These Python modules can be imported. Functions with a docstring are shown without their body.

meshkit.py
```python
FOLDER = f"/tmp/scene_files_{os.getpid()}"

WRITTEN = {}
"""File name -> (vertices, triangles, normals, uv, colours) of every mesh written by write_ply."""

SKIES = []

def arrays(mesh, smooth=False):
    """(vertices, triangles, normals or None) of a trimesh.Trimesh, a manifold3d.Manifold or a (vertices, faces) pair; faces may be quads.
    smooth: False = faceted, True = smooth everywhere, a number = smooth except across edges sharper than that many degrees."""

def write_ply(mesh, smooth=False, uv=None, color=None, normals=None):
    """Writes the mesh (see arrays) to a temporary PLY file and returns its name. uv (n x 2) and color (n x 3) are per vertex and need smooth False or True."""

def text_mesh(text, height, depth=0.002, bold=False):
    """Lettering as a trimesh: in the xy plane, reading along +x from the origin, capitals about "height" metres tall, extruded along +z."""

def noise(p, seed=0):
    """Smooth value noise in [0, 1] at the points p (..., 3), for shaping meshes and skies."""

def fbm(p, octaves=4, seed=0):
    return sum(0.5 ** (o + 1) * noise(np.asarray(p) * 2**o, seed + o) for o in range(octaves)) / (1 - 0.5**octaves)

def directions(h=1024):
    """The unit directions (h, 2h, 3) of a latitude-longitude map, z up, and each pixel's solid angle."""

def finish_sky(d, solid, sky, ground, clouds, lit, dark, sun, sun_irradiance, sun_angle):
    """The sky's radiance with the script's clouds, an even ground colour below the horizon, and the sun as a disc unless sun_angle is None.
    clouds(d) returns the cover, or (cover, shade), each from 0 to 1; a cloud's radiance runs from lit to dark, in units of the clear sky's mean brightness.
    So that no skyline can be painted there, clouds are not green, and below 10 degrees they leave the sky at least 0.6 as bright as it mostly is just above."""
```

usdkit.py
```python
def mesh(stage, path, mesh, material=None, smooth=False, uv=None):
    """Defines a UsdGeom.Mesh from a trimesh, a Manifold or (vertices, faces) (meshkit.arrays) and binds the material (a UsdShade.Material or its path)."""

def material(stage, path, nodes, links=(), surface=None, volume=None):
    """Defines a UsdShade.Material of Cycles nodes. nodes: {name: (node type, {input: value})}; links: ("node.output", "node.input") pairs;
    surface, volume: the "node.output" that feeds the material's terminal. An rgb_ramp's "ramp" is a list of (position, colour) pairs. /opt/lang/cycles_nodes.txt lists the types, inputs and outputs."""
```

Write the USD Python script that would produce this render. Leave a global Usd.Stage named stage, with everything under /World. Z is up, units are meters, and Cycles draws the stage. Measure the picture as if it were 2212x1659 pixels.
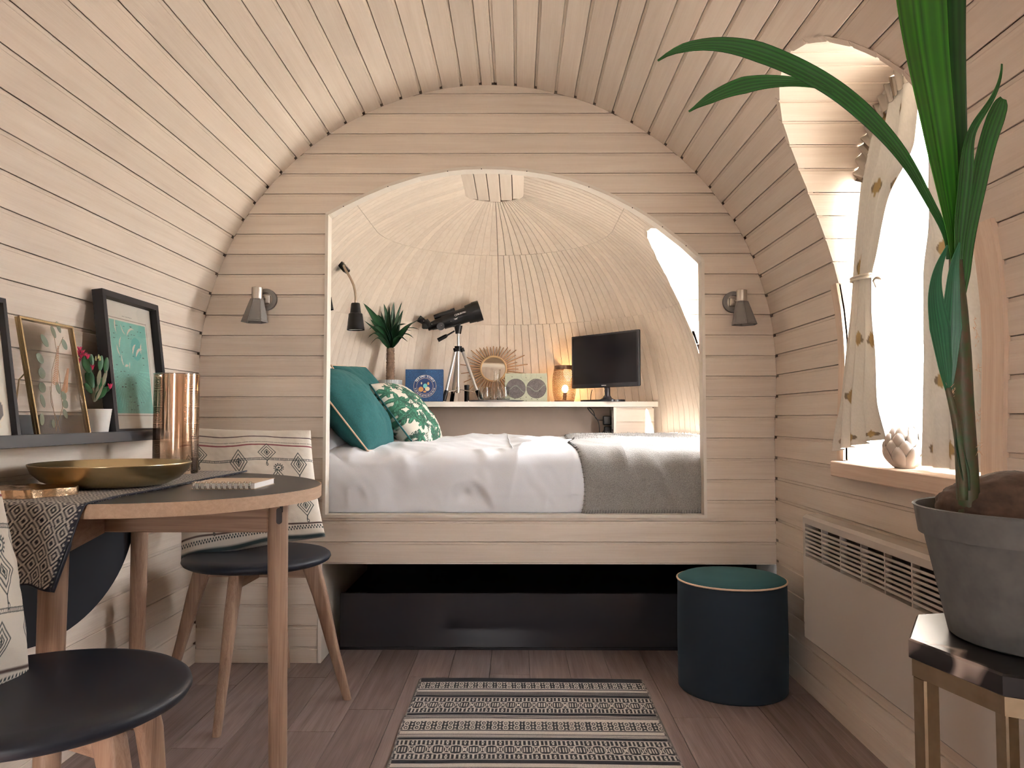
import math, random, numpy as np, trimesh, usdkit, meshkit
import manifold3d as m3
from scipy.interpolate import CubicSpline, PchipInterpolator
from shapely.geometry import Polygon, box as sbox, Point
from pxr import Usd, UsdGeom, UsdLux, UsdShade, Sdf, Gf, Vt

stage = Usd.Stage.CreateInMemory()
UsdGeom.Xform.Define(stage, '/World'); UsdGeom.Scope.Define(stage, '/World/Looks')
# ------------------------------------------------------------------ camera, sky, sun, exposure
W_PX, H_PX, FPX = 2212.0, 1659.0, 1660.0
VPX, VPY, EYE = 1118.0, 902.0, np.array([0.0, 0.0, 1.0])
th = math.atan((VPY - H_PX / 2) / FPX); ps = math.atan((VPX - W_PX / 2) * math.cos(th) / FPX)
CF = np.array([-math.sin(ps) * math.cos(th), math.cos(ps) * math.cos(th), math.sin(th)])
CR = np.array([math.cos(ps), math.sin(ps), 0.0]); CU = np.cross(CR, CF)
cam = UsdGeom.Camera.Define(stage, '/World/Camera')
cam.CreateHorizontalApertureAttr(36.0); cam.CreateVerticalApertureAttr(36.0 * H_PX / W_PX)
cam.CreateFocalLengthAttr(36.0 * FPX / W_PX); cam.CreateClippingRangeAttr(Gf.Vec2f(0.02, 500.0))
cam.AddTransformOp().Set(Gf.Matrix4d(*CR, 0, *CU, 0, *(-CF), 0, *EYE, 1))
cam.CreateExposureAttr(-0.15)
sky = UsdLux.DomeLight.Define(stage, '/World/Sky'); sky.CreateIntensityAttr(11.0); sky.CreateColorAttr(Gf.Vec3f(0.97, 0.985, 1.0))
sun = UsdLux.DistantLight.Define(stage, '/World/Sun'); sun.CreateIntensityAttr(80.0); sun.CreateNormalizeAttr(True); sun.CreateAngleAttr(0.6); sun.CreateColorAttr(Gf.Vec3f(1.0, 0.92, 0.82))
SUN_DIR = np.array([-0.255, 0.95, -0.56]); SUN_DIR /= np.linalg.norm(SUN_DIR)   # the way the light travels
sz = -SUN_DIR; sx = np.cross([0, 0, 1.0], sz); sx /= np.linalg.norm(sx); sy = np.cross(sz, sx)
sun.AddTransformOp().Set(Gf.Matrix4d(*sx, 0, *sy, 0, *sz, 0, 0, 0, 0, 1))

# ------------------------------------------------------------------ helpers
R = random.Random(7); NR = np.random.default_rng(7)
def ray(px, py):
    return CF + (px - W_PX / 2) / FPX * CR + (H_PX / 2 - py) / FPX * CU
def at(px, py, y):
    d = ray(px, py); return EYE + d * (y / d[1])
def atx(px, py, x):
    d = ray(px, py); return EYE + d * (x / d[0])
def atz(px, py, z):
    d = ray(px, py); return EYE + d * ((z - 1.0) / d[2])
used = {}
def numbered(path):
    n = used.get(path, 0); used[path] = n + 1
    return path if n == 0 else f'{path}_{n:03d}'
def data(p, **kw):
    for k, v in kw.items():
        if v: p.SetCustomDataByKey(k, v)
class Thing:
    def __init__(s, name, loc=(0, 0, 0), label=None, cat=None, group=None, kind=None, parent=None):
        s.loc = np.array(loc, float) if parent is None else parent.loc
        s.path = numbered((parent.path if parent else '/World') + '/' + name)
        x = UsdGeom.Xform.Define(stage, s.path)
        if parent is None and np.any(s.loc): x.AddTranslateOp().Set(Gf.Vec3d(*map(float, s.loc)))
        s.prim = x.GetPrim(); data(s.prim, label=label, category=cat, group=group, kind=kind)
    def part(s, name, mesh, mat, smooth=35, label=None, tint=None, uv=None, kind=None):
        return emit(numbered(s.path + '/' + name), mesh, mat, smooth, tint, uv, s.loc, label=label, kind=kind)
class Sub:
    def __init__(s, prim, loc): s.path, s.loc = str(prim.GetPath()), loc
    part = Thing.part
def emit(path, mesh, mat, smooth=35, tint=None, uv=None, loc=(0, 0, 0), **kw):
    if hasattr(mesh, 'to_mesh'):
        q = mesh.to_mesh(); mesh = (q.vert_properties[:, :3], q.tri_verts)
    if isinstance(mesh, trimesh.Trimesh): mesh = (mesh.vertices, mesh.faces)
    v, f = np.asarray(mesh[0], float) - np.asarray(loc), np.asarray(mesh[1], int)
    if tint is not None and smooth is not False: smooth = True
    m = usdkit.mesh(stage, path, (v, f), MAT[mat], smooth=smooth, uv=uv)
    if tint is not None:
        UsdGeom.PrimvarsAPI(m).CreatePrimvar('tint', Sdf.ValueTypeNames.Color3fArray, 'vertex').Set(Vt.Vec3fArray.FromNumpy(np.asarray(tint, np.float32)))
    data(m.GetPrim(), **kw)
    return Sub(m.GetPrim(), np.asarray(loc, float))
def single(name, mesh, mat, label, cat, smooth=35, group=None, kind=None, tint=None, loc=None):
    """a thing that is one mesh, its origin at its base"""
    if hasattr(mesh, 'to_mesh'):
        q = mesh.to_mesh(); mesh = (q.vert_properties[:, :3], q.tri_verts)
    if isinstance(mesh, trimesh.Trimesh): mesh = (mesh.vertices, mesh.faces)
    return emit(numbered('/World/' + name), mesh, mat, smooth, tint, None, (0, 0, 0), label=label, category=cat, group=group, kind=kind)
# --- shapes
def cat(*ms):
    vs, fs, n = [], [], 0
    for m in ms:
        if hasattr(m, 'to_mesh'):
            q = m.to_mesh(); m = (q.vert_properties[:, :3], q.tri_verts)
        if isinstance(m, trimesh.Trimesh): m = (m.vertices, m.faces)
        v, f = np.asarray(m[0], float), np.asarray(m[1], int)
        if f.shape[1] == 4: f = np.vstack([f[:, [0, 1, 2]], f[:, [0, 2, 3]]])
        vs.append(v); fs.append(f + n); n += len(v)
    return np.vstack(vs), np.vstack(fs)
def box(x0, x1, y0, y1, z0, z1, c=0.0):
    x0, x1, y0, y1, z0, z1 = min(x0, x1), max(x0, x1), min(y0, y1), max(y0, y1), min(z0, z1), max(z0, z1)
    if c <= 0: return m3.Manifold.cube([x1 - x0, y1 - y0, z1 - z0]).translate([x0, y0, z0])
    p = []
    for X, sx_ in ((x0, 1), (x1, -1)):
        for Y, sy_ in ((y0, 1), (y1, -1)):
            for Z, sz_ in ((z0, 1), (z1, -1)):
                p += [(X + sx_ * c, Y + sy_ * c, Z), (X + sx_ * c, Y, Z + sz_ * c), (X, Y + sy_ * c, Z + sz_ * c)]
    return m3.Manifold.hull_points(np.array(p))
def cs(pts): return m3.CrossSection([np.asarray(pts, float)], m3.FillRule.NonZero)
def mat34(M, t=(0, 0, 0)): return np.hstack([np.asarray(M, float), np.asarray(t, float)[:, None]])
def xf(m, M, t=(0, 0, 0)):
    if hasattr(m, 'to_mesh'): return m.transform(mat34(M, t))
    if isinstance(m, trimesh.Trimesh): m = (m.vertices, m.faces)
    return np.asarray(m[0]) @ np.asarray(M, float).T + np.asarray(t, float), np.asarray(m[1])
def sbox_cs(x0, x1, y0, y1): return cs([(x0, y0), (x1, y0), (x1, y1), (x0, y1)])
def prism_y(p, y0, y1): return (p if hasattr(p, 'extrude') else cs(p)).extrude(y1 - y0).transform(mat34([[1, 0, 0], [0, 0, -1], [0, 1, 0]], (0, y1, 0)))
def prism_x(p, x0, x1): return (p if hasattr(p, 'extrude') else cs(p)).extrude(x1 - x0).transform(mat34([[0, 0, 1], [1, 0, 0], [0, 1, 0]], (x0, 0, 0)))
def prism_z(p, z0, z1): return (p if hasattr(p, 'extrude') else cs(p)).extrude(z1 - z0).translate([0, 0, z0])
def rot(axis, deg):
    a = np.asarray(axis, float); a = a / np.linalg.norm(a); c, s = math.cos(math.radians(deg)), math.sin(math.radians(deg))
    K = np.array([[0, -a[2], a[1]], [a[2], 0, -a[0]], [-a[1], a[0], 0]])
    return np.eye(3) + s * K + (1 - c) * K @ K
def frame(n, up=(0, 0, 1)):
    """columns: right, up, normal"""
    n = np.asarray(n, float); n = n / np.linalg.norm(n); r = np.cross(up, n); r /= np.linalg.norm(r); u = np.cross(n, r)
    return np.column_stack([r, u, n])
def lathe(prof, n=40, c=(0, 0, 0)):
    """prof: (r, z) pairs, outside going up; closed on the axis where r = 0"""
    prof = np.asarray(prof, float); k = len(prof); a = np.arange(n) * 2 * np.pi / n
    v = np.stack([prof[:, 0][:, None] * np.cos(a), prof[:, 0][:, None] * np.sin(a), np.repeat(prof[:, 1][:, None], n, 1)], -1).reshape(-1, 3) + np.asarray(c)
    i, j = np.meshgrid(np.arange(k - 1), np.arange(n), indexing='ij')
    q = np.stack([i * n + j, i * n + (j + 1) % n, (i + 1) * n + (j + 1) % n, (i + 1) * n + j], -1).reshape(-1, 4)
    return v, np.vstack([q[:, [0, 1, 2]], q[:, [0, 2, 3]]])
def tube(pts, r, sides=10, caps=True):
    p = np.asarray(pts, float); k = len(p); r = np.broadcast_to(r, (k,)).astype(float)
    t = np.gradient(p, axis=0); t /= np.linalg.norm(t, axis=1, keepdims=True) + 1e-12
    a = np.cross(t[0], [0, 0, 1.0] if abs(t[0][2]) < 0.9 else [1.0, 0, 0]); a /= np.linalg.norm(a); A = []
    for q in t:
        a = a - q * (a @ q); a /= np.linalg.norm(a); A.append(a)
    A = np.array(A); B = np.cross(t, A); ang = np.arange(sides) * 2 * np.pi / sides
    v = (p[:, None] + r[:, None, None] * (np.cos(ang)[None, :, None] * A[:, None] + np.sin(ang)[None, :, None] * B[:, None])).reshape(-1, 3)
    i, j = np.meshgrid(np.arange(k - 1), np.arange(sides), indexing='ij')
    q = np.stack([i * sides + j, i * sides + (j + 1) % sides, (i + 1) * sides + (j + 1) % sides, (i + 1) * sides + j], -1).reshape(-1, 4)
    f = [q[:, [0, 1, 2]], q[:, [0, 2, 3]]]
    if caps:
        n = len(v); v = np.vstack([v, p[:1], p[-1:]]); j = np.arange(sides)
        f += [np.stack([np.full(sides, n), (j + 1) % sides, j], 1), np.stack([np.full(sides, n + 1), (k - 1) * sides + j, (k - 1) * sides + (j + 1) % sides], 1)]
    return v, np.vstack(f)
def curve(pts, n=24):
    p = np.asarray(pts, float); d = np.r_[0, np.cumsum(np.linalg.norm(np.diff(p, axis=0), axis=1))]
    return CubicSpline(d, p)(np.linspace(0, d[-1], n)) if len(p) > 2 else p[0] + np.linspace(0, 1, n)[:, None] * (p[1] - p[0])
def rbox(x0, x1, y0, y1, z0, z1, r, n=10):
    s = m3.Manifold.sphere(r, n * 2)
    return m3.Manifold.batch_hull([s.translate([X, Y, Z]) for X in (x0 + r, x1 - r) for Y in (y0 + r, y1 - r) for Z in (z0 + r, z1 - r)])
def grid(nu, nv):
    i, j = np.meshgrid(np.arange(nu - 1), np.arange(nv - 1), indexing='ij')
    q = np.stack([i * nv + j, (i + 1) * nv + j, (i + 1) * nv + j + 1, i * nv + j + 1], -1).reshape(-1, 4)
    return np.vstack([q[:, [0, 1, 2]], q[:, [0, 2, 3]]])
def sheet(P, thick=0.0):
    """a grid of points (nu, nv, 3) as a surface, or as a thin slab of that thickness"""
    nu, nv = P.shape[:2]; f = grid(nu, nv); v = P.reshape(-1, 3)
    if thick <= 0: return v, f
    du, dv = np.gradient(P, axis=0), np.gradient(P, axis=1); n = np.cross(du, dv); n /= np.linalg.norm(n, axis=-1, keepdims=True) + 1e-12
    w = (P - n * thick).reshape(-1, 3); k = len(v)
    rim = np.r_[np.arange(nv), np.arange(1, nu) * nv + nv - 1, (nu - 1) * nv + np.arange(nv - 2, -1, -1), np.arange(nu - 2, 0, -1) * nv]
    nx = np.roll(rim, -1); side = np.vstack([np.stack([rim, nx, nx + k], 1), np.stack([rim, nx + k, rim + k], 1)])
    return np.vstack([v, w]), np.vstack([f, f[:, ::-1] + k, side])
def profile_board(p0, p1, n, lip=0.0105, dep=0.0055, c=0.0016, t=0.016, notch=False):
    """cross-section (2-D points) of a tongue-and-groove board whose face runs p0 -> p1 with the room on the side of n; the sunk tongue is at p1"""
    p0, p1, n = (np.asarray(q, float) for q in (p0, p1, n)); w = np.linalg.norm(p1 - p0); s = (p1 - p0) / w
    pts = [(0.0004, -t), (w - 0.0002, -t), (w - 0.0002, -t * 0.6), (w - 0.0012, -t * 0.6), (w - 0.0012, -dep), (w - lip, -dep), (w - lip, -c), (w - lip - c, 0), (c, 0), (0.0004, -c)]
    if notch: pts = [(0.0004, -t), (w - 0.0002, -t), (w - 0.0002, -t * 0.85), (w - lip, -t * 0.85), (w - lip, -c), (w - lip - c, 0), (c, 0), (0.0004, -c)]
    P = np.array([p0 + a * s + b * n for a, b in pts])
    A = 0.5 * np.sum(P[:, 0] * np.roll(P[:, 1], -1) - P[:, 1] * np.roll(P[:, 0], -1))
    return P if A > 0 else P[::-1]
def pieces(thing, name, m, mat, smooth=False):
    for q in m.decompose():
        if q.volume() > 2e-7: thing.part(name, q, mat, smooth)

# ------------------------------------------------------------------ materials
MAT = {}
def mat(name, nodes, links=(), surface='p.BSDF'):
    MAT[name] = usdkit.material(stage, '/World/Looks/' + name, nodes, links, surface)
def plain(name, col, rough=0.5, metal=0.0, noise=None, bump=0.0, bscale=200, **kw):
    N = {'p': ('principled_bsdf', {'base_color': col, 'roughness': rough, 'metallic': metal, **kw})}; L = []
    if noise or bump: N['g'] = ('geometry', {})
    if noise:
        sc, amt, col2 = noise
        N['n'] = ('noise_texture', {'scale': sc, 'detail': 4.0, 'roughness': 0.6}); N['r'] = ('rgb_ramp', {'ramp': [(0.5 - amt, col2), (0.5 + amt, col)]})
        L += [('g.position', 'n.vector'), ('n.fac', 'r.fac'), ('r.color', 'p.base_color')]
    if bump:
        N['b'] = ('noise_texture', {'scale': bscale, 'detail': 2.0}); N['u'] = ('bump', {'strength': bump, 'distance': 0.002})
        L += [('g.position', 'b.vector'), ('b.fac', 'u.height'), ('u.normal', 'p.normal')]
    mat(name, N, L)
def wood(name, ramp, axis, rough=0.55, across=26.0, along=1.1, var=0.07, bump=0.25, fine=260.0, warp=1.2, coat=0.0, spec=0.4):
    sc = [across] * 3; sc['xyz'.index(axis)] = along; sf = [fine] * 3; sf['xyz'.index(axis)] = 6.0
    mat(name, {'g': ('geometry', {}), 'o': ('object_info', {}), 'm': ('math', {'math_type': 'multiply', 'value2': 37.0}), 'a': ('vector_math', {'math_type': 'add'}),
               'k': ('mapping', {'scale': sc}), 'n': ('noise_texture', {'scale': 1.0, 'detail': 3.0, 'roughness': 0.55, 'distortion': warp}),
               'k2': ('mapping', {'scale': sf}), 'n2': ('noise_texture', {'scale': 1.0, 'detail': 2.0}),
               'mx': ('math', {'math_type': 'multiply_add', 'value2': 0.35}), 'sc': ('math', {'math_type': 'multiply', 'value2': 0.75}),
               'r': ('rgb_ramp', {'ramp': ramp}), 'mr': ('map_range', {'to_min': 1 - var, 'to_max': 1 + var}), 'h': ('hsv', {}),
               'u': ('bump', {'strength': bump, 'distance': 0.0015}), 'p': ('principled_bsdf', {'roughness': rough, 'coat_weight': coat, 'coat_roughness': 0.25, 'specular_ior_level': spec})},
        [('o.random', 'm.value1'), ('g.position', 'a.vector1'), ('m.value', 'a.vector2'), ('a.vector', 'k.vector'), ('k.vector', 'n.vector'), ('a.vector', 'k2.vector'), ('k2.vector', 'n2.vector'),
         ('n2.fac', 'mx.value1'), ('n.fac', 'sc.value1'), ('sc.value', 'mx.value3'), ('mx.value', 'r.fac'), ('r.color', 'h.color'), ('o.random', 'mr.value'), ('mr.result', 'h.value'),
         ('h.color', 'p.base_color'), ('n2.fac', 'u.height'), ('u.normal', 'p.normal')])
PALE = [(0.22, (0.61, 0.50, 0.415)), (0.45, (0.68, 0.58, 0.49)), (0.62, (0.715, 0.62, 0.53)), (0.8, (0.74, 0.655, 0.57))]
for ax in 'xyz': wood('pale_' + ax, PALE, ax)
wood('pine_x', [(0.3, (0.62, 0.44, 0.33)), (0.7, (0.74, 0.58, 0.46))], 'y', across=34, along=1.5)
wood('pine_z', [(0.3, (0.62, 0.45, 0.34)), (0.7, (0.74, 0.60, 0.48))], 'z', across=34, along=1.5)
plain('white_trim', (0.77, 0.71, 0.635), 0.5, noise=(9, 0.3, (0.73, 0.66, 0.58)))
wood('laminate', [(0.25, (0.115, 0.080, 0.075)), (0.5, (0.225, 0.168, 0.158)), (0.75, (0.33, 0.255, 0.245))], 'y', rough=0.33, across=15, along=0.9, var=0.16, bump=0.5, fine=420, warp=2.2)
OAK = [(0.28, (0.175, 0.105, 0.072)), (0.5, (0.285, 0.18, 0.125)), (0.72, (0.37, 0.25, 0.175))]
for ax in 'xyz': wood('oak_' + ax, OAK, ax, rough=0.5, across=70, along=3, fine=620, var=0.03, warp=0.8)
wood('oak_edge', [(0.3, (0.37, 0.245, 0.165)), (0.7, (0.47, 0.325, 0.225))], 'y', across=90, along=6, fine=600, var=0.0)
plain('black_top', (0.024, 0.026, 0.032), 0.40, bump=0.05, bscale=900)
plain('black_leaf', (0.012, 0.014, 0.020), 0.6, specular_ior_level=0.25)
plain('black_leather', (0.010, 0.014, 0.024), 0.46, bump=0.06, bscale=700, specular_ior_level=0.35)
plain('black_paint', (0.014, 0.014, 0.018), 0.45, specular_ior_level=0.3)
plain('shelf_paint', (0.045, 0.050, 0.058), 0.4)
plain('black_gloss', (0.026, 0.026, 0.032), 0.10)
plain('black_plastic', (0.007, 0.007, 0.008), 0.26, specular_ior_level=0.2)
plain('screen', (0.010, 0.009, 0.012), 0.14, specular_ior_level=0.25)
plain('chrome', (0.75, 0.73, 0.70), 0.12, 1.0)
plain('steel', (0.62, 0.58, 0.53), 0.28, 1.0)
plain('silver_leg', (0.62, 0.61, 0.60), 0.33, 0.85)
plain('grey_metal', (0.185, 0.175, 0.168), 0.5, 0.3)
plain('brass', (0.64, 0.53, 0.33), 0.25, 1.0, bump=0.08, bscale=60)
plain('brass_dark', (0.36, 0.29, 0.20), 0.38, 0.9, noise=(14, 0.25, (0.22, 0.17, 0.11)))
plain('gold_rough', (0.80, 0.58, 0.38), 0.22, 1.0, bump=0.7, bscale=70)
plain('zinc', (0.125, 0.130, 0.128), 0.6, 0.25, noise=(26, 0.22, (0.080, 0.085, 0.087)))
plain('velvet_navy', (0.010, 0.020, 0.034), 0.85, sheen_weight=0.15, sheen_tint=(0.10, 0.22, 0.30))
plain('velvet_teal', (0.008, 0.055, 0.066), 0.85, sheen_weight=0.25, sheen_tint=(0.1, 0.35, 0.38))
plain('piping', (0.70, 0.50, 0.36), 0.7)
plain('teal_linen', (0.009, 0.110, 0.112), 0.85, noise=(130, 0.28, (0.005, 0.068, 0.073)), bump=0.5, bscale=420)
plain('cotton', (0.83, 0.85, 0.90), 0.9, bump=0.1, bscale=300)
plain('wool', (0.37, 0.355, 0.335), 1.0, noise=(270, 0.22, (0.18, 0.173, 0.165)), bump=1.0, bscale=300, sheen_weight=0.3)
plain('paper', (0.80, 0.78, 0.76), 0.8)
plain('kraft', (0.52, 0.40, 0.29), 0.7)
plain('heater_white', (0.50, 0.455, 0.41), 0.45)
plain('wool_dark', (0.13, 0.125, 0.12), 0.95)
plain('heater_in', (0.12, 0.10, 0.085), 0.6)
plain('ceramic', (0.78, 0.76, 0.72), 0.35)
plain('stoneware', (0.62, 0.55, 0.49), 0.6, noise=(30, 0.3, (0.50, 0.43, 0.37)))
plain('soil', (0.03, 0.02, 0.015), 0.95, bump=1.0, bscale=90)
plain('husk', (0.105, 0.064, 0.044), 0.85, noise=(30, 0.2, (0.04, 0.024, 0.017)), bump=0.8, bscale=60)
plain('bark', (0.22, 0.14, 0.095), 0.9, noise=(60, 0.2, (0.08, 0.05, 0.035)), bump=1.0, bscale=70)
plain('rattan', (0.34, 0.19, 0.09), 0.5)
plain('rattan_rim', (0.48, 0.31, 0.16), 0.45)
plain('mirror', (0.86, 0.82, 0.76), 0.03, 1.0)
plain('recess_panel', (0.40, 0.31, 0.25), 0.7, noise=(4, 0.3, (0.34, 0.26, 0.21)))
plain('dark_void', (0.05, 0.047, 0.047), 0.8)
plain('letter_white', (0.80, 0.78, 0.74), 0.6)
plain('ink', (0.10, 0.09, 0.085), 0.7)
plain('magenta', (0.62, 0.03, 0.12), 0.5)
plain('bud', (0.55, 0.58, 0.30), 0.6)
plain('cactus', (0.035, 0.15, 0.055), 0.45, noise=(40, 0.3, (0.02, 0.09, 0.035)))
plain('cactus_stem', (0.27, 0.26, 0.18), 0.8)
plain('sage', (0.20, 0.25, 0.19), 0.8, noise=(60, 0.3, (0.155, 0.205, 0.15)))
plain('blue_card', (0.008, 0.035, 0.11), 0.5)
plain('lamp_metal', (0.17, 0.10, 0.065), 0.45, 0.5)
plain('neck_bronze', (0.30, 0.24, 0.18), 0.4, 0.8)
plain('tray_silver', (0.52, 0.54, 0.56), 0.3, 0.7)
plain('palm_stem', (0.030, 0.075, 0.025), 0.5, noise=(45, 0.18, (0.085, 0.045, 0.028)))
plain('sheath_red', (0.26, 0.085, 0.04), 0.6, noise=(35, 0.2, (0.13, 0.05, 0.03)))
plain('tie_cloth', (0.70, 0.64, 0.55), 0.9)
plain('dried', (0.52, 0.26, 0.13), 0.8)
plain('stem_thin', (0.32, 0.22, 0.13), 0.8)
plain('cord', (0.012, 0.012, 0.012), 0.5)
plain('gravel', (0.62, 0.60, 0.56), 0.9)
plain('sheathing', (0.30, 0.24, 0.19), 0.9)
plain('band_orange', (0.55, 0.28, 0.10), 0.6); plain('band_teal', (0.18, 0.55, 0.55), 0.6); plain('band_cream', (0.75, 0.62, 0.40), 0.6)
def tinted(name, rough=0.85, bump=0.0, bscale=500, **kw):
    N = {'t': ('attribute', {'attribute': 'tint'}), 'p': ('principled_bsdf', {'roughness': rough, **kw})}; L = [('t.color', 'p.base_color')]
    if bump:
        N['g'] = ('geometry', {}); N['b'] = ('noise_texture', {'scale': bscale, 'detail': 2.0}); N['u'] = ('bump', {'strength': bump, 'distance': 0.002})
        L += [('g.position', 'b.vector'), ('b.fac', 'u.height'), ('u.normal', 'p.normal')]
    mat(name, N, L)
tinted('print_cloth', 0.9, 0.25, 420); tinted('print_paper', 0.7); tinted('woven', 0.95, 0.8, 520)
mat('curtain_cloth', {'t': ('attribute', {'attribute': 'tint'}), 'd': ('diffuse_bsdf', {}), 's': ('translucent_bsdf', {}), 'x': ('mix_closure', {'fac': 0.13})},
    [('t.color', 'd.color'), ('t.color', 's.color'), ('d.BSDF', 'x.closure1'), ('s.BSDF', 'x.closure2')], 'x.closure')
mat('leaf', {'t': ('attribute', {'attribute': 'tint'}), 'd': ('principled_bsdf', {'roughness': 0.38}), 's': ('translucent_bsdf', {}), 'hs': ('hsv', {'value': 1.4, 'saturation': 1.1}), 'x': ('mix_closure', {'fac': 0.25})},
    [('t.color', 'd.base_color'), ('t.color', 'hs.color'), ('hs.color', 's.color'), ('d.BSDF', 'x.closure1'), ('s.BSDF', 'x.closure2')], 'x.closure')
mat('pane', {'a': ('transparent_bsdf', {}), 'b': ('glossy_bsdf', {'roughness': 0.02, 'color': (1, 1, 1)}), 'x': ('mix_closure', {'fac': 0.05})},
    [('a.BSDF', 'x.closure1'), ('b.BSDF', 'x.closure2')], 'x.closure')
mat('glass', {'p': ('principled_bsdf', {'base_color': (0.98, 0.99, 0.98), 'roughness': 0.02, 'transmission_weight': 1.0, 'ior': 1.45})})
mat('frosted', {'p': ('principled_bsdf', {'base_color': (0.62, 0.66, 0.66), 'roughness': 0.25, 'transmission_weight': 0.35, 'ior': 1.4})})
mat('bulb_glow', {'e': ('emission', {'color': (1.0, 0.58, 0.24), 'strength': 260.0})}, (), 'e.emission')
mat('marble', {'g': ('geometry', {}), 'n': ('noise_texture', {'scale': 5.0, 'detail': 5.0, 'roughness': 0.6, 'distortion': 1.2}), 'w': ('wave_texture', {'scale': 2.3, 'distortion': 9.0, 'detail': 3.0, 'detail_scale': 1.4}),
     'r': ('rgb_ramp', {'ramp': [(0.0, (0.013, 0.013, 0.016)), (0.93, (0.02, 0.018, 0.02)), (0.975, (0.16, 0.13, 0.12)), (1.0, (0.42, 0.36, 0.33))]}), 'p': ('principled_bsdf', {'roughness': 0.32, 'specular_ior_level': 0.2})},
    [('g.position', 'w.vector'), ('w.fac', 'r.fac'), ('r.color', 'p.base_color')])
mat('copper_glass', {'t': ('attribute', {'attribute': 'tint'}), 's': ('separate_color', {}), 'm': ('principled_bsdf', {'base_color': (0.78, 0.56, 0.41), 'metallic': 1.0, 'roughness': 0.13}), 'a': ('transparent_bsdf', {'color': (0.92, 0.86, 0.80)}),
     'b': ('glossy_bsdf', {'roughness': 0.03, 'color': (1, 1, 1)}), 'f': ('fresnel', {'IOR': 1.5}), 'c': ('mix_closure', {}), 'x': ('mix_closure', {})},
    [('t.color', 's.color'), ('f.fac', 'c.fac'), ('a.BSDF', 'c.closure1'), ('b.BSDF', 'c.closure2'), ('s.r', 'x.fac'), ('c.closure', 'x.closure1'), ('m.BSDF', 'x.closure2')], 'x.closure')

# ------------------------------------------------------------------ the setting: a pod with an arched section
W = atz(560, 1432, 0)[1]                       # depth of the wall that holds the bed alcove
YB = -1.7                                      # the wall behind the camera
ARL = [(1067.7, 183.7), (1040.5, 183.7), (999.2, 186.3), (955.7, 191.8), (911.8, 201.4), (869.2, 213.8), (827.9, 228.7), (789.2, 246.1), (749.9, 266), (712.6, 288.8), (675.3, 314), (642.5, 342), (610.6, 372), (581.8, 403.8), (553.5, 437.9), (528.6, 473.9), (506.2, 511.2), (488.3, 549.8), (471.2, 590.3), (457.2, 632.3), (445.5, 675), (436.7, 717.5), (431.5, 761.4), (429.5, 805.7)]
ARR = [(1067.7, 183.7), (1110.7, 186), (1154, 191.2), (1197.5, 201), (1239.7, 211.5), (1281, 226), (1321.2, 243.8), (1361.4, 264.3), (1398.5, 287.5), (1434.3, 312.5), (1469.5, 340.9), (1500.9, 371), (1530.2, 403.7), (1558.2, 438.9), (1583.5, 475), (1606.3, 512.8), (1624.6, 553.8), (1639.7, 594.8), (1653, 636.4), (1664.1, 679.7), (1670.9, 722.4), (1675.2, 766.2), (1677.2, 809.5)]
def xz(l): return [tuple(at(a, b, W)[[0, 2]]) for a, b in l]
XL, XR = at(421.5, 1432, W)[0], at(1680.5, 1432, W)[0]
def down(l, X):
    l = list(l); z0 = l[-1][1]; n = int(round(z0 / 0.0847)); xx = l[-1][0]
    for k in range(1, n + 1):
        z = z0 * (1 - k / n); l.append((xx + (X - xx) * min(1, k / 3), z))
    return l
PL, PR = down(xz(ARL), XL), down(xz(ARR), XR)
arch = np.array(PL[::-1][:-1] + PR)            # floor left -> apex -> floor right
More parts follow.
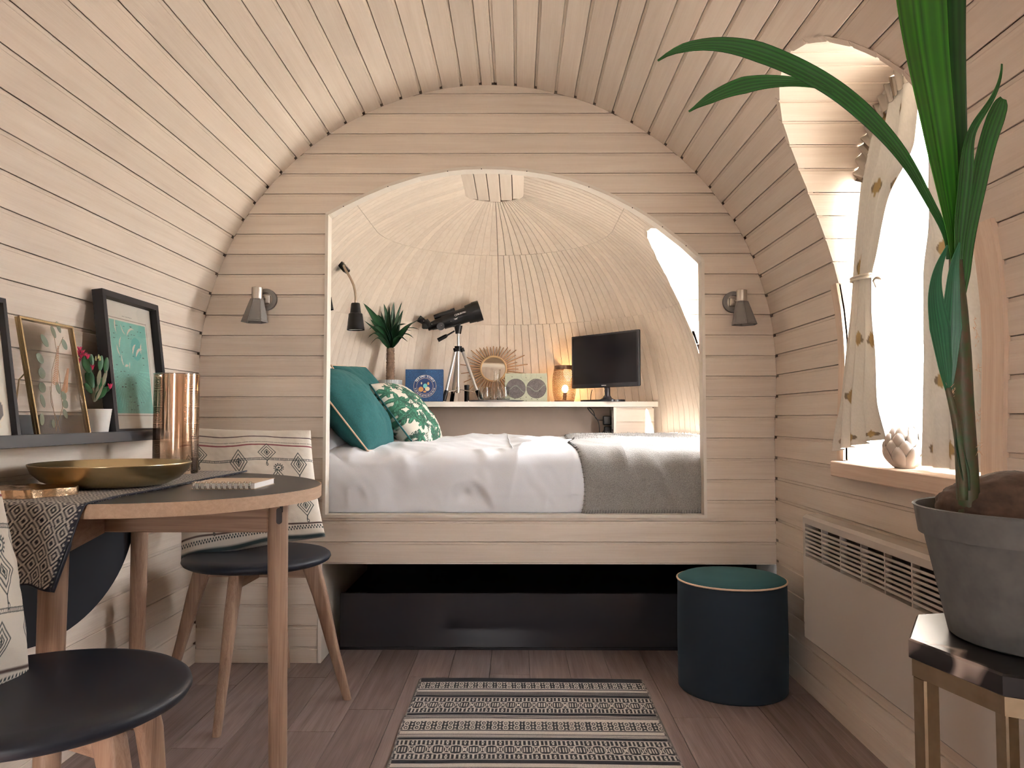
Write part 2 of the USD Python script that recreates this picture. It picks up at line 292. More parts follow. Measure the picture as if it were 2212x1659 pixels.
arch_cs = cs(np.array(list(arch))[::-1])
zr_, xr_ = np.array([p[1] for p in PR[::-1]]), np.array([p[0] for p in PR[::-1]])
def wall_x(z): return float(np.interp(z, zr_, xr_))
# dormer window of the room: section in (y, z)
DORM = [(2.487, 0.86), (2.487, 1.70), (2.472, 1.77), (2.43, 1.85), (2.36, 1.925), (2.28, 1.972), (2.19, 2.001), (2.11, 2.010), (2.02, 1.998), (1.94, 1.965), (1.865, 1.912), (1.80, 1.84), (1.765, 1.77), (1.752, 1.70), (1.752, 0.86)]
dorm_cs = cs(DORM); DORM_HOLE = prism_x(dorm_cs.offset(0.005, m3.JoinType.Miter), 0.2, 1.6)
wl = Thing('wall_left', kind='structure', label='left side of the arched room lined with pale horizontal boards')
ce = Thing('ceiling', kind='structure', label='arched ceiling of narrow whitewashed boards running towards the alcove')
wr = Thing('wall_right', kind='structure', label='right side of the arched room lined with pale boards around the window')
for side, P in ((-1, PL), (1, PR)):
    seq = P if side > 0 else P
    for k in range(len(seq) - 1):
        up, lo = np.array(seq[k]), np.array(seq[k + 1])
        d = up - lo; n = np.array([-d[1], d[0]]) / np.linalg.norm(d)
        mid = (up + lo) / 2
        if n @ (np.array([-0.12, 0.9]) - mid) < 0: n = -n
        b = prism_y(profile_board(lo, up, n), YB, W - 0.011) + prism_y(profile_board(lo, up, n, notch=True), W - 0.0111, W)
        steep = abs(d[1]) / np.linalg.norm(d)
        t = (wl if side < 0 else wr) if steep > 0.62 else ce
        if side > 0 and mid[1] > 0.8 and mid[0] > 0.5: b = b - DORM_HOLE
        pieces(t, 'plank', b, 'pale_y')
outer = arch_cs.offset(0.034, m3.JoinType.Miter); inner = arch_cs.offset(0.020, m3.JoinType.Miter)
shell = prism_y(outer - inner, YB - 0.9, W + 0.02) - DORM_HOLE - box(-3, 3, -9, 9, -1, 0.0)
ce.part('sheathing', shell, 'sheathing', False)

# the wall with the alcove opening
OPEN = [(692.5, 1117), (697.5, 800), (703.5, 461), (742, 440.7), (790, 417.5), (838, 397.6), (905, 376.5), (966.7, 365), (1005, 361), (1045, 360), (1090, 361), (1137.7, 365), (1185.8, 372.7), (1230, 384), (1272.3, 398.4), (1320, 418.5), (1366.4, 443), (1400, 463), (1429.8, 484), (1481.7, 524.5), (1516.5, 557), (1521, 563), (1522.5, 800), (1524.5, 1121)]
OP = np.array(xz(OPEN)); OP[0, 1] = OP[-1, 1] = at(1106, 1118.5, W)[2]
OP[0, 0] = OP[1, 0] = OP[2, 0]; OP[-1, 0] = OP[-2, 0] = OP[-3, 0]
open_cs = cs(OP[::-1])
ZB = at(1100, 1216, W)[2]; PITCH = (at(1100, 901.4, W)[2] - ZB) / 7
wb = Thing('wall_back', kind='structure', label='end wall of pale boards with the arched bed alcove opening')
XP = at(687, 1300, W)[0]
region = prism_y(arch_cs, W - 0.05, W + 0.1) - prism_y(open_cs, W - 0.06, W + 0.2) - box(XP, 3, W - 1, W + 1, -1, ZB)
k0 = -int(math.ceil(ZB / PITCH)); zs = [ZB + k * PITCH for k in range(k0, 24)]
for z in zs:
    q = profile_board((W, z), (W, z + PITCH), (-1, 0))
    pieces(wb, 'plank', prism_x(q, -1.5, 1.3) ^ region, 'pale_x')
wb.part('backing', (prism_y(arch_cs.offset(0.03, m3.JoinType.Miter), W + 0.017, W + 0.030) - prism_y(open_cs, W - 0.1, W + 0.2) - box(XP, 3, W - 1, W + 1, -1, ZB)), 'sheathing', False)
wb.part('pier_side', box(XP, XP + 0.016, W - 0.004, 4.125, 0.0, ZB + 0.014, 0.002), 'white_trim', False)
wb.part('pier_back', box(XP - 0.02, XP, W + 0.031, 4.14, 0.0, ZB + 0.015), 'sheathing', False)
wb.part('recess_side', box(0.985, XR + 0.04, W + 0.032, 4.14, 0.0, ZB + 0.015), 'dark_void', False)
wb.part('edge_strip', box(XP + 0.0, XR, W + 0.002, W + 0.02, ZB - 0.006, ZB, 0.001), 'white_trim', False)
tr = Thing('trim_1', kind='structure', label='pale lining frame around the arched bed opening')
ins = open_cs.offset(-0.0125, m3.JoinType.Miter)
ring = prism_y(open_cs - ins, W - 0.006, W + 0.055)
zc, zs1 = OP[2, 1], OP[-3, 1]
zsl = OP[0, 1]
tr.part('sill_board', ring ^ box(-3, 3, 0, 9, zsl - 1, zsl + 0.0135), 'white_trim', False)
tr.part('jamb', ring ^ box(-3, -0.3, 0, 9, zsl + 0.014, zc - 0.004), 'white_trim', False)
tr.part('jamb', ring ^ box(0.3, 3, 0, 9, zsl + 0.014, zs1 - 0.004), 'white_trim', False)
tr.part('arch_board', ring - box(-3, -0.3, 0, 9, -1, zc - 0.0035) - box(0.3, 3, 0, 9, -1, zs1 - 0.0035) - box(-3, 3, 0, 9, zsl - 1, zsl + 0.3), 'white_trim', False)
for a, b in ((742, 446), (838, 403), (967, 370), (1040, 365), (1138, 370), (1272, 404), (1366, 449), (1431, 490), (1482, 531)):
    p = at(a, b, W - 0.0062); tr.part('nail_head', xf(m3.Manifold.cylinder(0.0015, 0.0022, 0.0022, 8), [[1, 0, 0], [0, 0, -1], [0, 1, 0]], p), 'ink', False)

# floor
fl = Thing('floor', kind='structure', label='grey-brown oak laminate floor boards running towards the alcove')
xs = np.arange(at(1060, 1440, W)[0] - 0.157 * 9, XR + 0.16, 0.157)
for i, x in enumerate(xs):
    x0, x1 = max(x, XL - 0.02), min(x + 0.157, XR + 0.02)
    if x1 - x0 < 0.01: continue
    y = YB - 0.02 - R.random() * 1.1
    while y < 5.0:
        y1 = min(y + 1.2, 5.0); a = max(y, YB - 0.02)
        if y1 - a > 0.02: fl.part('floor_board', box(x0 + 0.0006, x1 - 0.0006, a + 0.0006, y1 - 0.0006, -0.012, 0.0, 0.0012), 'laminate', False)
        y += 1.2
fl.part('subfloor', box(XL - 0.1, XR + 0.1, YB - 0.05, 5.1, -0.06, -0.0125), 'dark_void', False)
gr = single('ground', box(-40, 40, -40, 40, -0.5, -0.4), 'gravel', 'pale gravel ground outside the pod', 'ground', False, kind='structure')

# dormer window of the room
def dormer(t, sec, x_in, xg, cut, zrect, cut2=None, hood=0.0):
    """boards along x round the section (y, z) from the wall's shell out to the glass plane xg"""
    sec = np.array(sec); s = np.r_[0, np.cumsum(np.linalg.norm(np.diff(sec, axis=0), axis=1))]
    tot = s[-1]; pt = lambda q: np.array([np.interp(q, s, sec[:, 0]), np.interp(q, s, sec[:, 1])])
    q0 = zrect - sec[0, 1]; ctr = np.array([(sec[0, 0] + sec[-1, 0]) / 2, sec[:, 1].max() - 0.45])
    n = int(round((tot - 2 * q0) / 0.075)); js = np.linspace(q0, tot - q0, n + 1)
    for a, b in zip(js[:-1], js[1:]):
        pa, pb = pt(a), pt(b); d = pb - pa; nn = np.array([-d[1], d[0]]) / np.linalg.norm(d)
        if nn @ (ctr - (pa + pb) / 2) < 0: nn = -nn
        if (pa[0] < ctr[0]): pa, pb = pb, pa
        pieces(t, 'plank', prism_x(profile_board(pa, pb, nn, lip=0.007, dep=0.003, t=0.014), x_in, xg) - cut, 'pale_x')
    c = cs(sec)
    pieces(t, 'sheathing', prism_x(c.offset(0.035, m3.JoinType.Miter) - c.offset(0.0145, m3.JoinType.Miter), x_in, xg + 0.02) - (cut2 or cut), 'sheathing')
    for y0, y1 in ((sec[0, 0], sec[0, 0] + 0.014), (sec[-1, 0] - 0.014, sec[-1, 0])):
        pieces(t, 'reveal_board', box(x_in, xg, y0, y1, sec[0, 1], zrect) - cut, 'pine_z')
    if hood: t.part('outer_hood', prism_x(c.offset(0.02, m3.JoinType.Miter) - c, xg + 0.046, xg + 0.046 + hood), 'white_trim', False)
    fr = c - c.offset(-0.045, m3.JoinType.Miter)
    t.part('window_frame', prism_x(fr, xg, xg + 0.045), 'white_trim', False)
    t.part('pane', prism_x(c.offset(-0.04, m3.JoinType.Miter), xg + 0.018, xg + 0.022), 'pane', False)
ARCH_SOLID = prism_y(arch_cs, YB - 1, W + 0.04)
w1 = Thing('window_1', kind='structure', label='arched dormer window in the right wall behind the palm')
dormer(w1, DORM, 0.55, 1.15, prism_y(arch_cs.offset(-0.0015, m3.JoinType.Miter), YB - 1, W + 0.04), 1.432, prism_y(arch_cs.offset(0.018, m3.JoinType.Miter), YB - 1, W + 0.04), 0.085)
w1.part('window_sill', box(1.012, 1.15, 1.695, 2.505, 0.812, 0.86, 0.003), 'pine_x', False)
def trim_strip(y0, y1, z0, z1, t=0.010):
    z = np.linspace(z0, z1, 8); o = np.array([(wall_x(q) + 0.004, q) for q in z]); i = np.array([(wall_x(q) - t, q) for q in z[::-1]])
    return prism_y(np.vstack([o, i]), y0, y1)
w1.part('casing', trim_strip(2.487, 2.535, 0.862, 1.436), 'pine_z', False)
w1.part('casing', trim_strip(1.672, 1.752, 0.80, 1.436), 'pine_z', False)

# the alcove: a narrower barrel with a half-dome end, lined with tapering boards
XC, YC = -0.117, 3.87
Rz = PchipInterpolator([0.0, 0.7, 1.0, 1.2, 1.4, 1.581, 1.70, 1.80, 1.88, 1.95, 2.02, 2.08, 2.12, 2.14], [1.11, 1.11, 1.10, 1.065, 1.01, 0.93, 0.855, 0.775, 0.695, 0.60, 0.475, 0.33, 0.20, 0.136])
al = Thing('wall_alcove', kind='structure', label='half-dome lining of tapering pale boards around the bed alcove')
YA = W + 0.042
ALC = [(3.87, 0.92), (3.87, 1.50), (3.855, 1.58), (3.80, 1.69), (3.71, 1.785), (3.60, 1.845), (3.50, 1.862), (3.40, 1.85), (3.31, 1.80), (3.25, 1.72), (3.235, 1.60), (3.235, 0.92)]
ALC_HOLE = prism_x(cs(ALC).offset(0.005, m3.JoinType.Miter), 0.1, 1.6)
def strip(p0, p1, zl, gap, th=0.012):
    """a board between two lines p(z) on the dome (functions of z -> point, outward normal)"""
    A, B = [], []
    for z in zl:
        a, na = p0(z); b, nb = p1(z); d = b - a; L = np.linalg.norm(d) + 1e-9; g = min(gap, L * 0.3)
        a2, b2 = a + d / L * g, b
        A.append((a2, b2, b2 + nb * th, a2 + na * th))
    P = np.array(A); k = len(zl); v = P.reshape(-1, 3); f = []
    for i in range(k - 1):
        for j in range(4):
            q = [i * 4 + j, i * 4 + (j + 1) % 4, (i + 1) * 4 + (j + 1) % 4, (i + 1) * 4 + j]; f += [[q[0], q[1], q[2]], [q[0], q[2], q[3]]]
    e = (k - 1) * 4; f += [[0, 2, 1], [0, 3, 2], [e, e + 1, e + 2], [e, e + 2, e + 3]]
    return v, np.array(f)
def polar(t):
    def p(z):
        r = float(Rz(z)); dr = float(Rz(z, 1)); n = np.array([math.cos(t), math.sin(t), -dr]); n /= np.linalg.norm(n)
        return np.array([XC + r * math.cos(t), YC + r * math.sin(t), z]), n
    return p
def flat(s, y):
    def p(z):
        r = float(Rz(z)); dr = float(Rz(z, 1)); n = np.array([s, 0, -dr]); n /= np.linalg.norm(n)
        return np.array([XC + s * r, y, z]), n
    return p
BANDS = [(0.445, 1.580, 64, 8), (1.5808, 1.949, 58, 6), (1.9498, 2.1375, 40, 6)]
for z0, z1, n, k in BANDS:
    zl = np.linspace(z0, z1, k) if z0 > 1 else np.r_[z0, 0.7, 0.9, 1.05, 1.2, 1.33, 1.46, z1]
    for i in range(n):
        t0, t1 = math.pi * i / n, math.pi * (i + 1) / n
        al.part('plank', strip(polar(t1), polar(t0), zl, 0.0030 if t1 < math.pi * 0.515 else 0.0006), 'pale_z', 60)
    m = 14; ys = np.linspace(YA, YC, m + 1)
    for i in range(m):
        al.part('plank', strip(flat(-1, ys[i]), flat(-1, ys[i + 1]), zl, 0.0007), 'pale_z', 60)
        v, f = strip(flat(1, ys[i + 1]), flat(1, ys[i]), zl, 0.0025)
        q = m3.Manifold(m3.Mesh(np.asarray(v, np.float32), np.asarray(f, np.uint32)))
        if q.num_tri() == 0: q = m3.Manifold(m3.Mesh(np.asarray(v, np.float32), np.asarray(f[:, ::-1], np.uint32)))
        pieces(al, 'plank', q - ALC_HOLE, 'pale_z', 60)
for i in range(5):
    x0 = XC - 0.15 + 0.06 * i
    al.part('crown_board', box(x0 + 0.002, x0 + 0.058, YA, YC + 0.135 - 0.055 * abs(i - 2) / 2, 2.136, 2.150, 0.001), 'pale_y', False)
zz = np.r_[0.42, 0.7, 1.0, 1.2, 1.4, 1.58, 1.7, 1.8, 1.88, 1.95, 2.02, 2.08, 2.12, 2.138]
def dome_solid(o):
    zo = np.minimum(zz + (o if o > 0 else 0) * (zz > 1.9), 2.3); half = np.array([(0, 0.40)] + [(Rz(z) + o, q) for z, q in zip(zz, zo)] + [(0, zo[-1])]); half[1, 1] = 0.40
    cap = m3.Manifold.revolve(cs(half), 96).translate([XC, YC, 0]) ^ box(-3, 3, YC - 0.001, 9, -1, 3)
    full = np.array([(XC - Rz(z) - o, q) for z, q in zip(zz, zo)] + [(XC + Rz(z) + o, q) for z, q in zip(zz[::-1], zo[::-1])])
    full[0, 1] = full[-1, 1] = 0.40
    return cap + prism_y(full, W + 0.018, YC)
al.part('sheathing', (dome_solid(0.032) - dome_solid(0.0135) - ALC_HOLE - box(-3, 3, 0, W + 0.02, -1, 3)) , 'sheathing', False)
al.part('roof_cap', box(XC - 0.4, XC + 0.4, W + 0.031, YC + 0.4, 2.152, 2.17), 'sheathing', False)
w2 = Thing('window_2', kind='structure', label='arched dormer window at the right inside the bed alcove')
poly = np.array([(XC - Rz(z), z) for z in zz] + [(XC + Rz(z), z) for z in zz[::-1]])
ALC_SOLID = prism_y(poly, W - 0.5, YC + 0.001)
dormer(w2, ALC, 0.45, 1.005, dome_solid(0.0) + ALC_SOLID, 1.37, dome_solid(0.013) + ALC_SOLID)
w2.part('window_sill', box(0.965, 1.005, 3.235, 3.87, 0.90, 0.92, 0.002), 'pine_x', False)

# the wall behind the camera with a glazed door, and a porch roof beyond
wf = Thing('wall_front', kind='structure', label='boarded end wall behind the camera around the glazed door')
DX0, DX1, DZ1 = -0.62, 0.30, 1.95
reg = prism_y(arch_cs, YB - 0.1, YB + 0.05) - box(DX0, DX1, -9, 0, -1, DZ1)
for z in np.arange(0, 2.5, PITCH):
    pieces(wf, 'plank', prism_x(profile_board((YB, z), (YB, z + PITCH), (1, 0)), -1.5, 1.3) ^ reg, 'pale_x')
wf.part('backing', prism_y(arch_cs.offset(0.03, m3.JoinType.Miter), YB - 0.04, YB - 0.02) - box(DX0, DX1, -9, 0, -1, DZ1), 'sheathing', False)
d1 = Thing('door_1', kind='structure', label='glazed entrance door behind the camera')
dr_ = box(DX0, DX1, YB - 0.04, YB, 0, DZ1) - box(-0.42, -0.20, YB - 1, YB + 1, 0.35, DZ1 - 0.2)
d1.part('door_leaf', dr_, 'white_trim', False)
d1.part('pane', box(-0.42, -0.20, YB - 0.022, YB - 0.018, 0.35, DZ1 - 0.2), 'pane', False)
d1.part('door_handle', cat(box(DX1 - 0.07, DX1 - 0.03, YB, YB + 0.008, 0.95, 1.1, 0.002), tube([(DX1 - 0.05, YB, 1.05), (DX1 - 0.05, YB + 0.05, 1.05), (DX1 - 0.16, YB + 0.05, 1.05)], 0.008)), 'steel')
# ------------------------------------------------------------------ table against the left wall
ZT = 0.815
def dens(pts, n=90, closed=False):
    p = np.asarray(pts, float)
    if closed: p = np.vstack([p, p[:1]])
    d = np.r_[0, np.cumsum(np.linalg.norm(np.diff(p, axis=0), axis=1))]
    return CubicSpline(d, p, bc_type='periodic' if closed else 'not-a-knot')(np.linspace(0, d[-1], n))[: -1 if closed else None]
XF = -1.235
edge = dens([(XF, 1.70), (-1.13, 1.655), (-1.03, 1.645), (-0.863, 1.653), (-0.715, 1.715), (-0.60, 1.845), (-0.542, 2.00), (-0.545, 2.14), (-0.60, 2.29), (-0.70, 2.43), (-0.85, 2.545), (-1.02, 2.61), (XF, 2.63)], 70)
tb = Thing('dining_table', (-0.9, 2.1, 0), 'round drop-leaf table with black top and oak edge against the left wall', 'table')
tc = cs(edge)
tb.part('tabletop', prism_z(tc.offset(-0.0035, m3.JoinType.Round), ZT - 0.004, ZT), 'black_top', False, label='matt black table surface')
tb.part('edge_band', prism_z(tc, ZT - 0.032, ZT - 0.0041) + prism_z(tc - tc.offset(-0.0035, m3.JoinType.Round), ZT - 0.0042, ZT - 0.0005), 'oak_edge', 30, label='light oak table edge')
a = np.linspace(0, math.pi, 40)
leaf = np.vstack([[(1.60, 0.775)], np.column_stack([2.055 - 0.455 * np.cos(a), 0.775 - 0.365 * np.sin(a) ** 0.8]), [(2.51, 0.775)]])
tb.part('drop_leaf', prism_x(cs(leaf), XF - 0.026, XF - 0.004), 'black_leaf', False, label='black folded-down leaf')
def leg(p0, p1, r0, r1, n=10, sides=20):
    return tube([np.array(p0) + (np.array(p1) - np.array(p0)) * t for t in np.linspace(0, 1, n)], np.linspace(r0, r1, n), sides)
LT = [((-1.020, 1.70), 0.030), ((-0.628, 2.02), 0.0265), ((-1.205, 2.46), 0.0265)]
FT = [(-1.015, 1.68), (-0.618, 2.02), (-1.235, 2.52)]
for (p, r), q in zip(LT, FT): tb.part('leg', leg((*p, ZT - 0.032), (*q, 0.0), r, r * 0.86), 'oak_z', 40)
tb.part('leg_slot', cat(prism_y(m3.CrossSection.circle(0.007, 20).hull() + cs([(-0.007, 0), (0.007, 0), (0.007, 0.028), (-0.007, 0.028)]) + m3.CrossSection.circle(0.007, 20).translate([0, 0.028]), 0, 0.004).translate([-0.616, 1.9925, 0.732]), m3.Manifold.cylinder(0.02, 0.0042, 0.0042, 12).translate([-0.612, 1.998, 0.755])), 'black_gloss', 40)
tb.part('apron', box(-1.09, -0.645, 1.995, 2.017, 0.703, ZT - 0.032, 0.003), 'oak_x', False)
def bar(p, q, w, z0, z1, zq0=None):
    p, q = np.array(p), np.array(q); d = (q - p) / np.linalg.norm(q - p); n = np.array([-d[1], d[0]]) * w / 2
    zq0 = z0 if zq0 is None else zq0
    return m3.Manifold.hull_points(np.array([(*(p + s * n), z) for s in (-1, 1) for z in (z0, z1)] + [(*(q + s * n), z) for s in (-1, 1) for z in (zq0, z1)]))
tb.part('apron', bar((-1.075, 1.985), (-1.022, 1.715), 0.022, 0.703, ZT - 0.033, 0.694), 'oak_y', False)
tb.part('apron', bar((-1.075, 2.02), (-1.2, 2.45), 0.022, 0.703, ZT - 0.033), 'oak_y', False)

# ------------------------------------------------------------------ stools
def stool(loc, turn, label, tops=0.185, foot=0.33):
    t = Thing('stool', (*loc, 0), label, 'stool', 'oak stools at the table')
    M = rot((0, 0, 1), turn); T = np.array([*loc, 0.0])
    pr = [(0, 0.478), (0.222, 0.478), (0.238, 0.480), (0.251, 0.487), (0.2565, 0.496), (0.254, 0.505), (0.244, 0.512), (0.222, 0.5165), (0.15, 0.5185), (0, 0.519)]
    t.part('seat', lathe(pr, 72, T), 'black_leather', True, label='black leather seat')
    for k in range(4):
        d = M @ np.array([math.cos(k * math.pi / 2), math.sin(k * math.pi / 2), 0]); s = np.array([-d[1], d[0], 0])
        pts = []
        for z, r, w, th in ((0.0, foot, 0.0125, 0.014), (0.20, foot - 0.058, 0.016, 0.020), (0.36, tops + 0.045, 0.019, 0.027), (0.462, tops + 0.012, 0.0195, 0.033), (0.477, tops + 0.008, 0.0195, 0.031)):
            for a in np.arange(16) * math.pi / 8:
                ca, sa = math.cos(a), math.sin(a); e = 0.62
                pts.append(T + d * (r + th * math.copysign(abs(ca) ** e, ca)) + s * (w * math.copysign(abs(sa) ** e, sa)) + np.array([0, 0, z]))
        P = np.array(pts).reshape(5, 16, 3); f = []
        for i in range(4):
            for j in range(16):
                q = [i * 16 + j, i * 16 + (j + 1) % 16, (i + 1) * 16 + (j + 1) % 16, (i + 1) * 16 + j]; f += [[q[0], q[1], q[2]], [q[0], q[2], q[3]]]
        f += [[0, j + 1, j] for j in range(1, 15)] + [[64, 64 + j, 64 + j + 1] for j in range(1, 15)]
        t.part('leg', (P.reshape(-1, 3), np.array(f)), 'oak_z', 50)
    d0, d1 = M @ np.array([tops, 0, 0]), M @ np.array([0, tops, 0])
    t.part('cross_rail', bar(T[:2] - d0[:2], T[:2] + d0[:2], 0.020, 0.428, 0.477), 'oak_x', False)
    for s in (-1, 1): t.part('cross_rail', bar(T[:2] + s * d1[:2] * 0.065, T[:2] + s * d1[:2], 0.020, 0.428, 0.4772), 'oak_y', False)
    return t
stool((-0.935, 2.785), -2, 'oak stool with round black seat by the end wall, cushion leaning on it')
stool((-0.862, 1.40), -27, 'oak stool with round black seat nearest the camera, seat cut by the left edge', foot=0.31)

# ------------------------------------------------------------------ cushions
def pillow(w, h, t, n=60, k=0.06, power=0.5, crease=0.012, seed=1, sag=0.0):
    """front and back sheets in local axes (x right, y up, z towards the viewer); returns points, faces, uv, is-front"""
    out, fs, uvs, fr, base = [], [], [], [], 0
    for s in (1, -1):
        nn = n if s > 0 else min(n, 48); u = np.linspace(-1, 1, nn); U, V = np.meshgrid(u, u, indexing='ij')
        X = w / 2 * U * (1 - k * (1 - V ** 2)); Y = h / 2 * V * (1 - k * (1 - U ** 2))
        prof = np.clip((1 - U ** 2) * (1 - V ** 2), 0, 1) ** power
        nz = meshkit.fbm(np.stack([U * 2.2 + 9 * seed, V * 2.2, U * 0 + s], -1), 4, seed) - 0.5
        rad = np.sin(np.arctan2(V, U) * 13 + nz * 6) * np.clip(np.maximum(abs(U), abs(V)) - 0.45, 0, 1) * (1 - np.maximum(abs(U), abs(V))) * 4
        Z = s * (t / 2) * prof * (1 + 0.15 * nz) + crease * (nz * 1.2 + 0.22 * rad) * prof ** 0.5
        Yq = Y - sag * (1 - V) * (1 - V) * 0.25 * abs(U); f = grid(nn, nn)
        out.append(np.stack([X, Yq, Z], -1).reshape(-1, 3)); fs.append((f if s > 0 else f[:, ::-1]) + base); uvs.append(np.stack([U, V], -1).reshape(-1, 2)); fr.append(np.full(nn * nn, s > 0)); base += nn * nn
    return np.vstack(out), np.vstack(fs), np.vstack(uvs), np.concatenate(fr)
def mixc(a, b, m): return a * (1 - m[:, None]) + np.asarray(b) * m[:, None]
CREAM, INK = np.array([0.66, 0.61, 0.54]), np.array([0.025, 0.038, 0.042])
def lens(x, w): return np.clip(1.5 - abs(x) / w, 0, 1) if np.ndim(w) == 0 else np.clip(1.5 - abs(x) / w, 0, 1)
def diamond(px, py, cx, cy, a, b, lw, rings=3, tail=True):
    d = abs(px - cx) / a + abs(py - cy) / b; m = np.zeros_like(px)
    for k in range(1, rings + 1): m = np.maximum(m, lens((d - k / rings) * min(a, b), lw))
    m = np.maximum(m, (d < 0.16) * 1.0)
    m = np.maximum(m, lens(px - cx, lw) * (abs(py - cy) < b * 0.2))
    if tail:
        m = np.maximum(m, lens(px - cx - (py - cy + b) * 0.2, lw) * (py < cy - b * 0.9) * (py > cy - b * 1.35))
        e = np.hypot((px - cx) / 0.6, (py - cy + b * 1.45)); m = np.maximum(m, lens(e - b * 0.13, lw))
    return m
def kilim(uv, w, h):
    """the embroidered cushion: lines across, diamonds hanging between them"""
    x, y = uv[:, 0] * w / 2, uv[:, 1] * h / 2; c = np.repeat(CREAM[None], len(x), 0)
    wob = 0.004 * np.sin(x * 23)
    for yy, lw, col in ((0.198, 0.0022, (0.06, 0.03, 0.035)), (0.172, 0.0014, INK), (0.160, 0.0028, (0.20, 0.025, 0.04)), (-0.172, 0.0036, (0.075, 0.045, 0.04)), (-0.225, 0.0085, (0.035, 0.055, 0.06))):
        m = lens(y - yy - wob, lw)
        if lw == 0.0014: m = m * (np.sin(x * 1500) > -0.4)
        c = mixc(c, col, m)
    for yy in (0.098, -0.062): # double ladder lines
        m = np.maximum(lens(y - yy - wob - 0.004, 0.001), lens(y - yy - wob + 0.004, 0.001)); m = np.maximum(m, (abs(y - yy - wob) < 0.004) * (np.sin(x * 1100) > 0.1) * 0.8); c = mixc(c, INK, m)
    z = abs(y + 0.190 + 0.004 * np.sign(np.sin(x * 640))); c = mixc(c, INK, lens(z, 0.0035) * (y < -0.176) * (y > -0.206))
    m = np.zeros_like(x); lw = 0.0018
    for cx, cy, a, b in ((-0.17, 0.125, 0.030, 0.034), (0.085, 0.130, 0.032, 0.036), (-0.02, 0.088, 0.032, 0.052), (0.20, 0.075, 0.028, 0.050), (-0.19, 0.030, 0.03, 0.05), (0.12, 0.012, 0.03, 0.045), (-0.06, -0.03, 0.03, 0.05), (-0.125, -0.115, 0.032, 0.040), (0.09, -0.112, 0.026, 0.034), (0.205, -0.10, 0.028, 0.045)):
        m = np.maximum(m, diamond(x, y, cx, cy, a, b, lw))
    for cx, cy in ((0.005, -0.135), (-0.21, 0.09)): m = np.maximum(m, diamond(x, y, cx, cy, 0.024, 0.036, lw, 3, False))
    e = np.hypot(x - 0.125, y - 0.062); m = np.maximum(m, np.maximum(lens(e - 0.011, lw), (e < 0.004) * 1.0)); m = np.maximum(m, lens(e - 0.016, 0.003) * (np.sin(np.arctan2(y - 0.062, x - 0.125) * 12) > 0))
    return mixc(c, INK, m)
def cushion(name, label, centre, n, up, size, matname, paint=None, seed=1, pipe=None, res=60, roll=0, group=None, k=0.06, power=0.5, sag=0.0, crease=0.012, shear=0.0, tilt=0.0):
    w, h, t = size; P, f, uv, front = pillow(w, h, t, res, k, power, crease, seed, sag); P[:, 0] -= shear * P[:, 1]; P[:, 1] += tilt * P[:, 0] * (0.5 - P[:, 1] / h)
    M = frame(n, up) @ rot((0, 0, 1), roll); Q = P @ M.T + np.asarray(centre)
    base = np.asarray(centre) - np.array([0, 0, np.ptp(Q[:, 2]) / 2])
    t_ = Thing(name, base, label, 'cushion', group)
    t_.part('cover', (Q, f), matname, True, tint=None if paint is None else paint(uv, w, h))
    if pipe:
        i = np.linspace(-1, 1, 40); rim = np.array([(a, -1) for a in i] + [(1, a) for a in i[1:]] + [(-a, 1) for a in i[1:]] + [(-1, -a) for a in i[1:]])
        E = np.stack([w / 2 * rim[:, 0] * (1 - k * (1 - rim[:, 1] ** 2)), h / 2 * rim[:, 1] * (1 - k * (1 - rim[:, 0] ** 2)), rim[:, 0] * 0], 1) @ M.T + np.asarray(centre)
        t_.part('piping', tube(E, 0.0042, 8), pipe, True, label='pale edge piping')
    return t_
cushion('cushion', 'cream embroidered cushion leaning on the stool by the end wall', (-1.005, 2.885, 0.735), (0.10, -0.93, 0.36), (0, 0.3, 1), (0.50, 0.475, 0.12), 'print_cloth', kilim, 3, res=380, group='embroidered cushions on the stools', shear=0.20, tilt=0.20, k=0.035, power=0.42)
cushion('cushion', 'cream embroidered cushion cut by the left edge of the picture, on the nearest stool', (-1.028, 1.30, 0.692), (0.97, -0.16, 0.22), (0, 0, 1), (0.43, 0.43, 0.20), 'print_cloth', lambda uv, w, h: kilim(uv, w, h), 5, group='embroidered cushions on the stools', res=300, k=0.05, power=0.45)

# ------------------------------------------------------------------ things on the table
def twill(x, y, px=0.0385, py=0.046, rings=4):
    u = abs((x / px) % 1 - 0.5) * 2; v = abs((y / py) % 1 - 0.5) * 2; d = (u + v)
    return 0.5 + 0.5 * np.sign(np.sin(d * math.pi * rings + 0.6))
nx_, ny_ = 130, 420; zr = ZT + 0.0035
path = [(1.628, 0.642), (1.628, 0.70), (1.630, 0.76), (1.634, 0.800), (1.642, 0.8155), (1.658, zr), (1.70, zr), (2.62, zr)]
pp = np.array(path); dd = np.r_[0, np.cumsum(np.linalg.norm(np.diff(pp, axis=0), axis=1))]
S = np.linspace(0, dd[-1], ny_); PY = PchipInterpolator(dd, pp[:, 0])(S); PZ = PchipInterpolator(dd, pp[:, 1])(S)
U = np.linspace(0, 1, nx_); G = np.zeros((nx_, ny_, 3))
hang = np.clip((0.19 - S) / 0.19, 0, 1)
for i, u in enumerate(U):
    x = -1.232 + u * 0.312
    G[i, :, 0] = x - hang * 0.045 * u + 0.004 * u * np.sin(S * 14); G[i, :, 1] = PY - hang * (0.012 * np.sin(u * 15) + 0.014 * u) - hang * 0.004; G[i, :, 2] = PZ + hang * 0.006 * np.sin(u * 9 + 1)
G[:, :, 2] += 0.0012 * (meshkit.noise(np.stack([G[:, :, 0] * 14, G[:, :, 1] * 9, G[:, :, 2] * 5], -1)) - 0.5)
tw = twill(G[:, :, 0] * 0 + U[:, None] * 0.312, G[:, :, 1] * 0 + S[None, :])
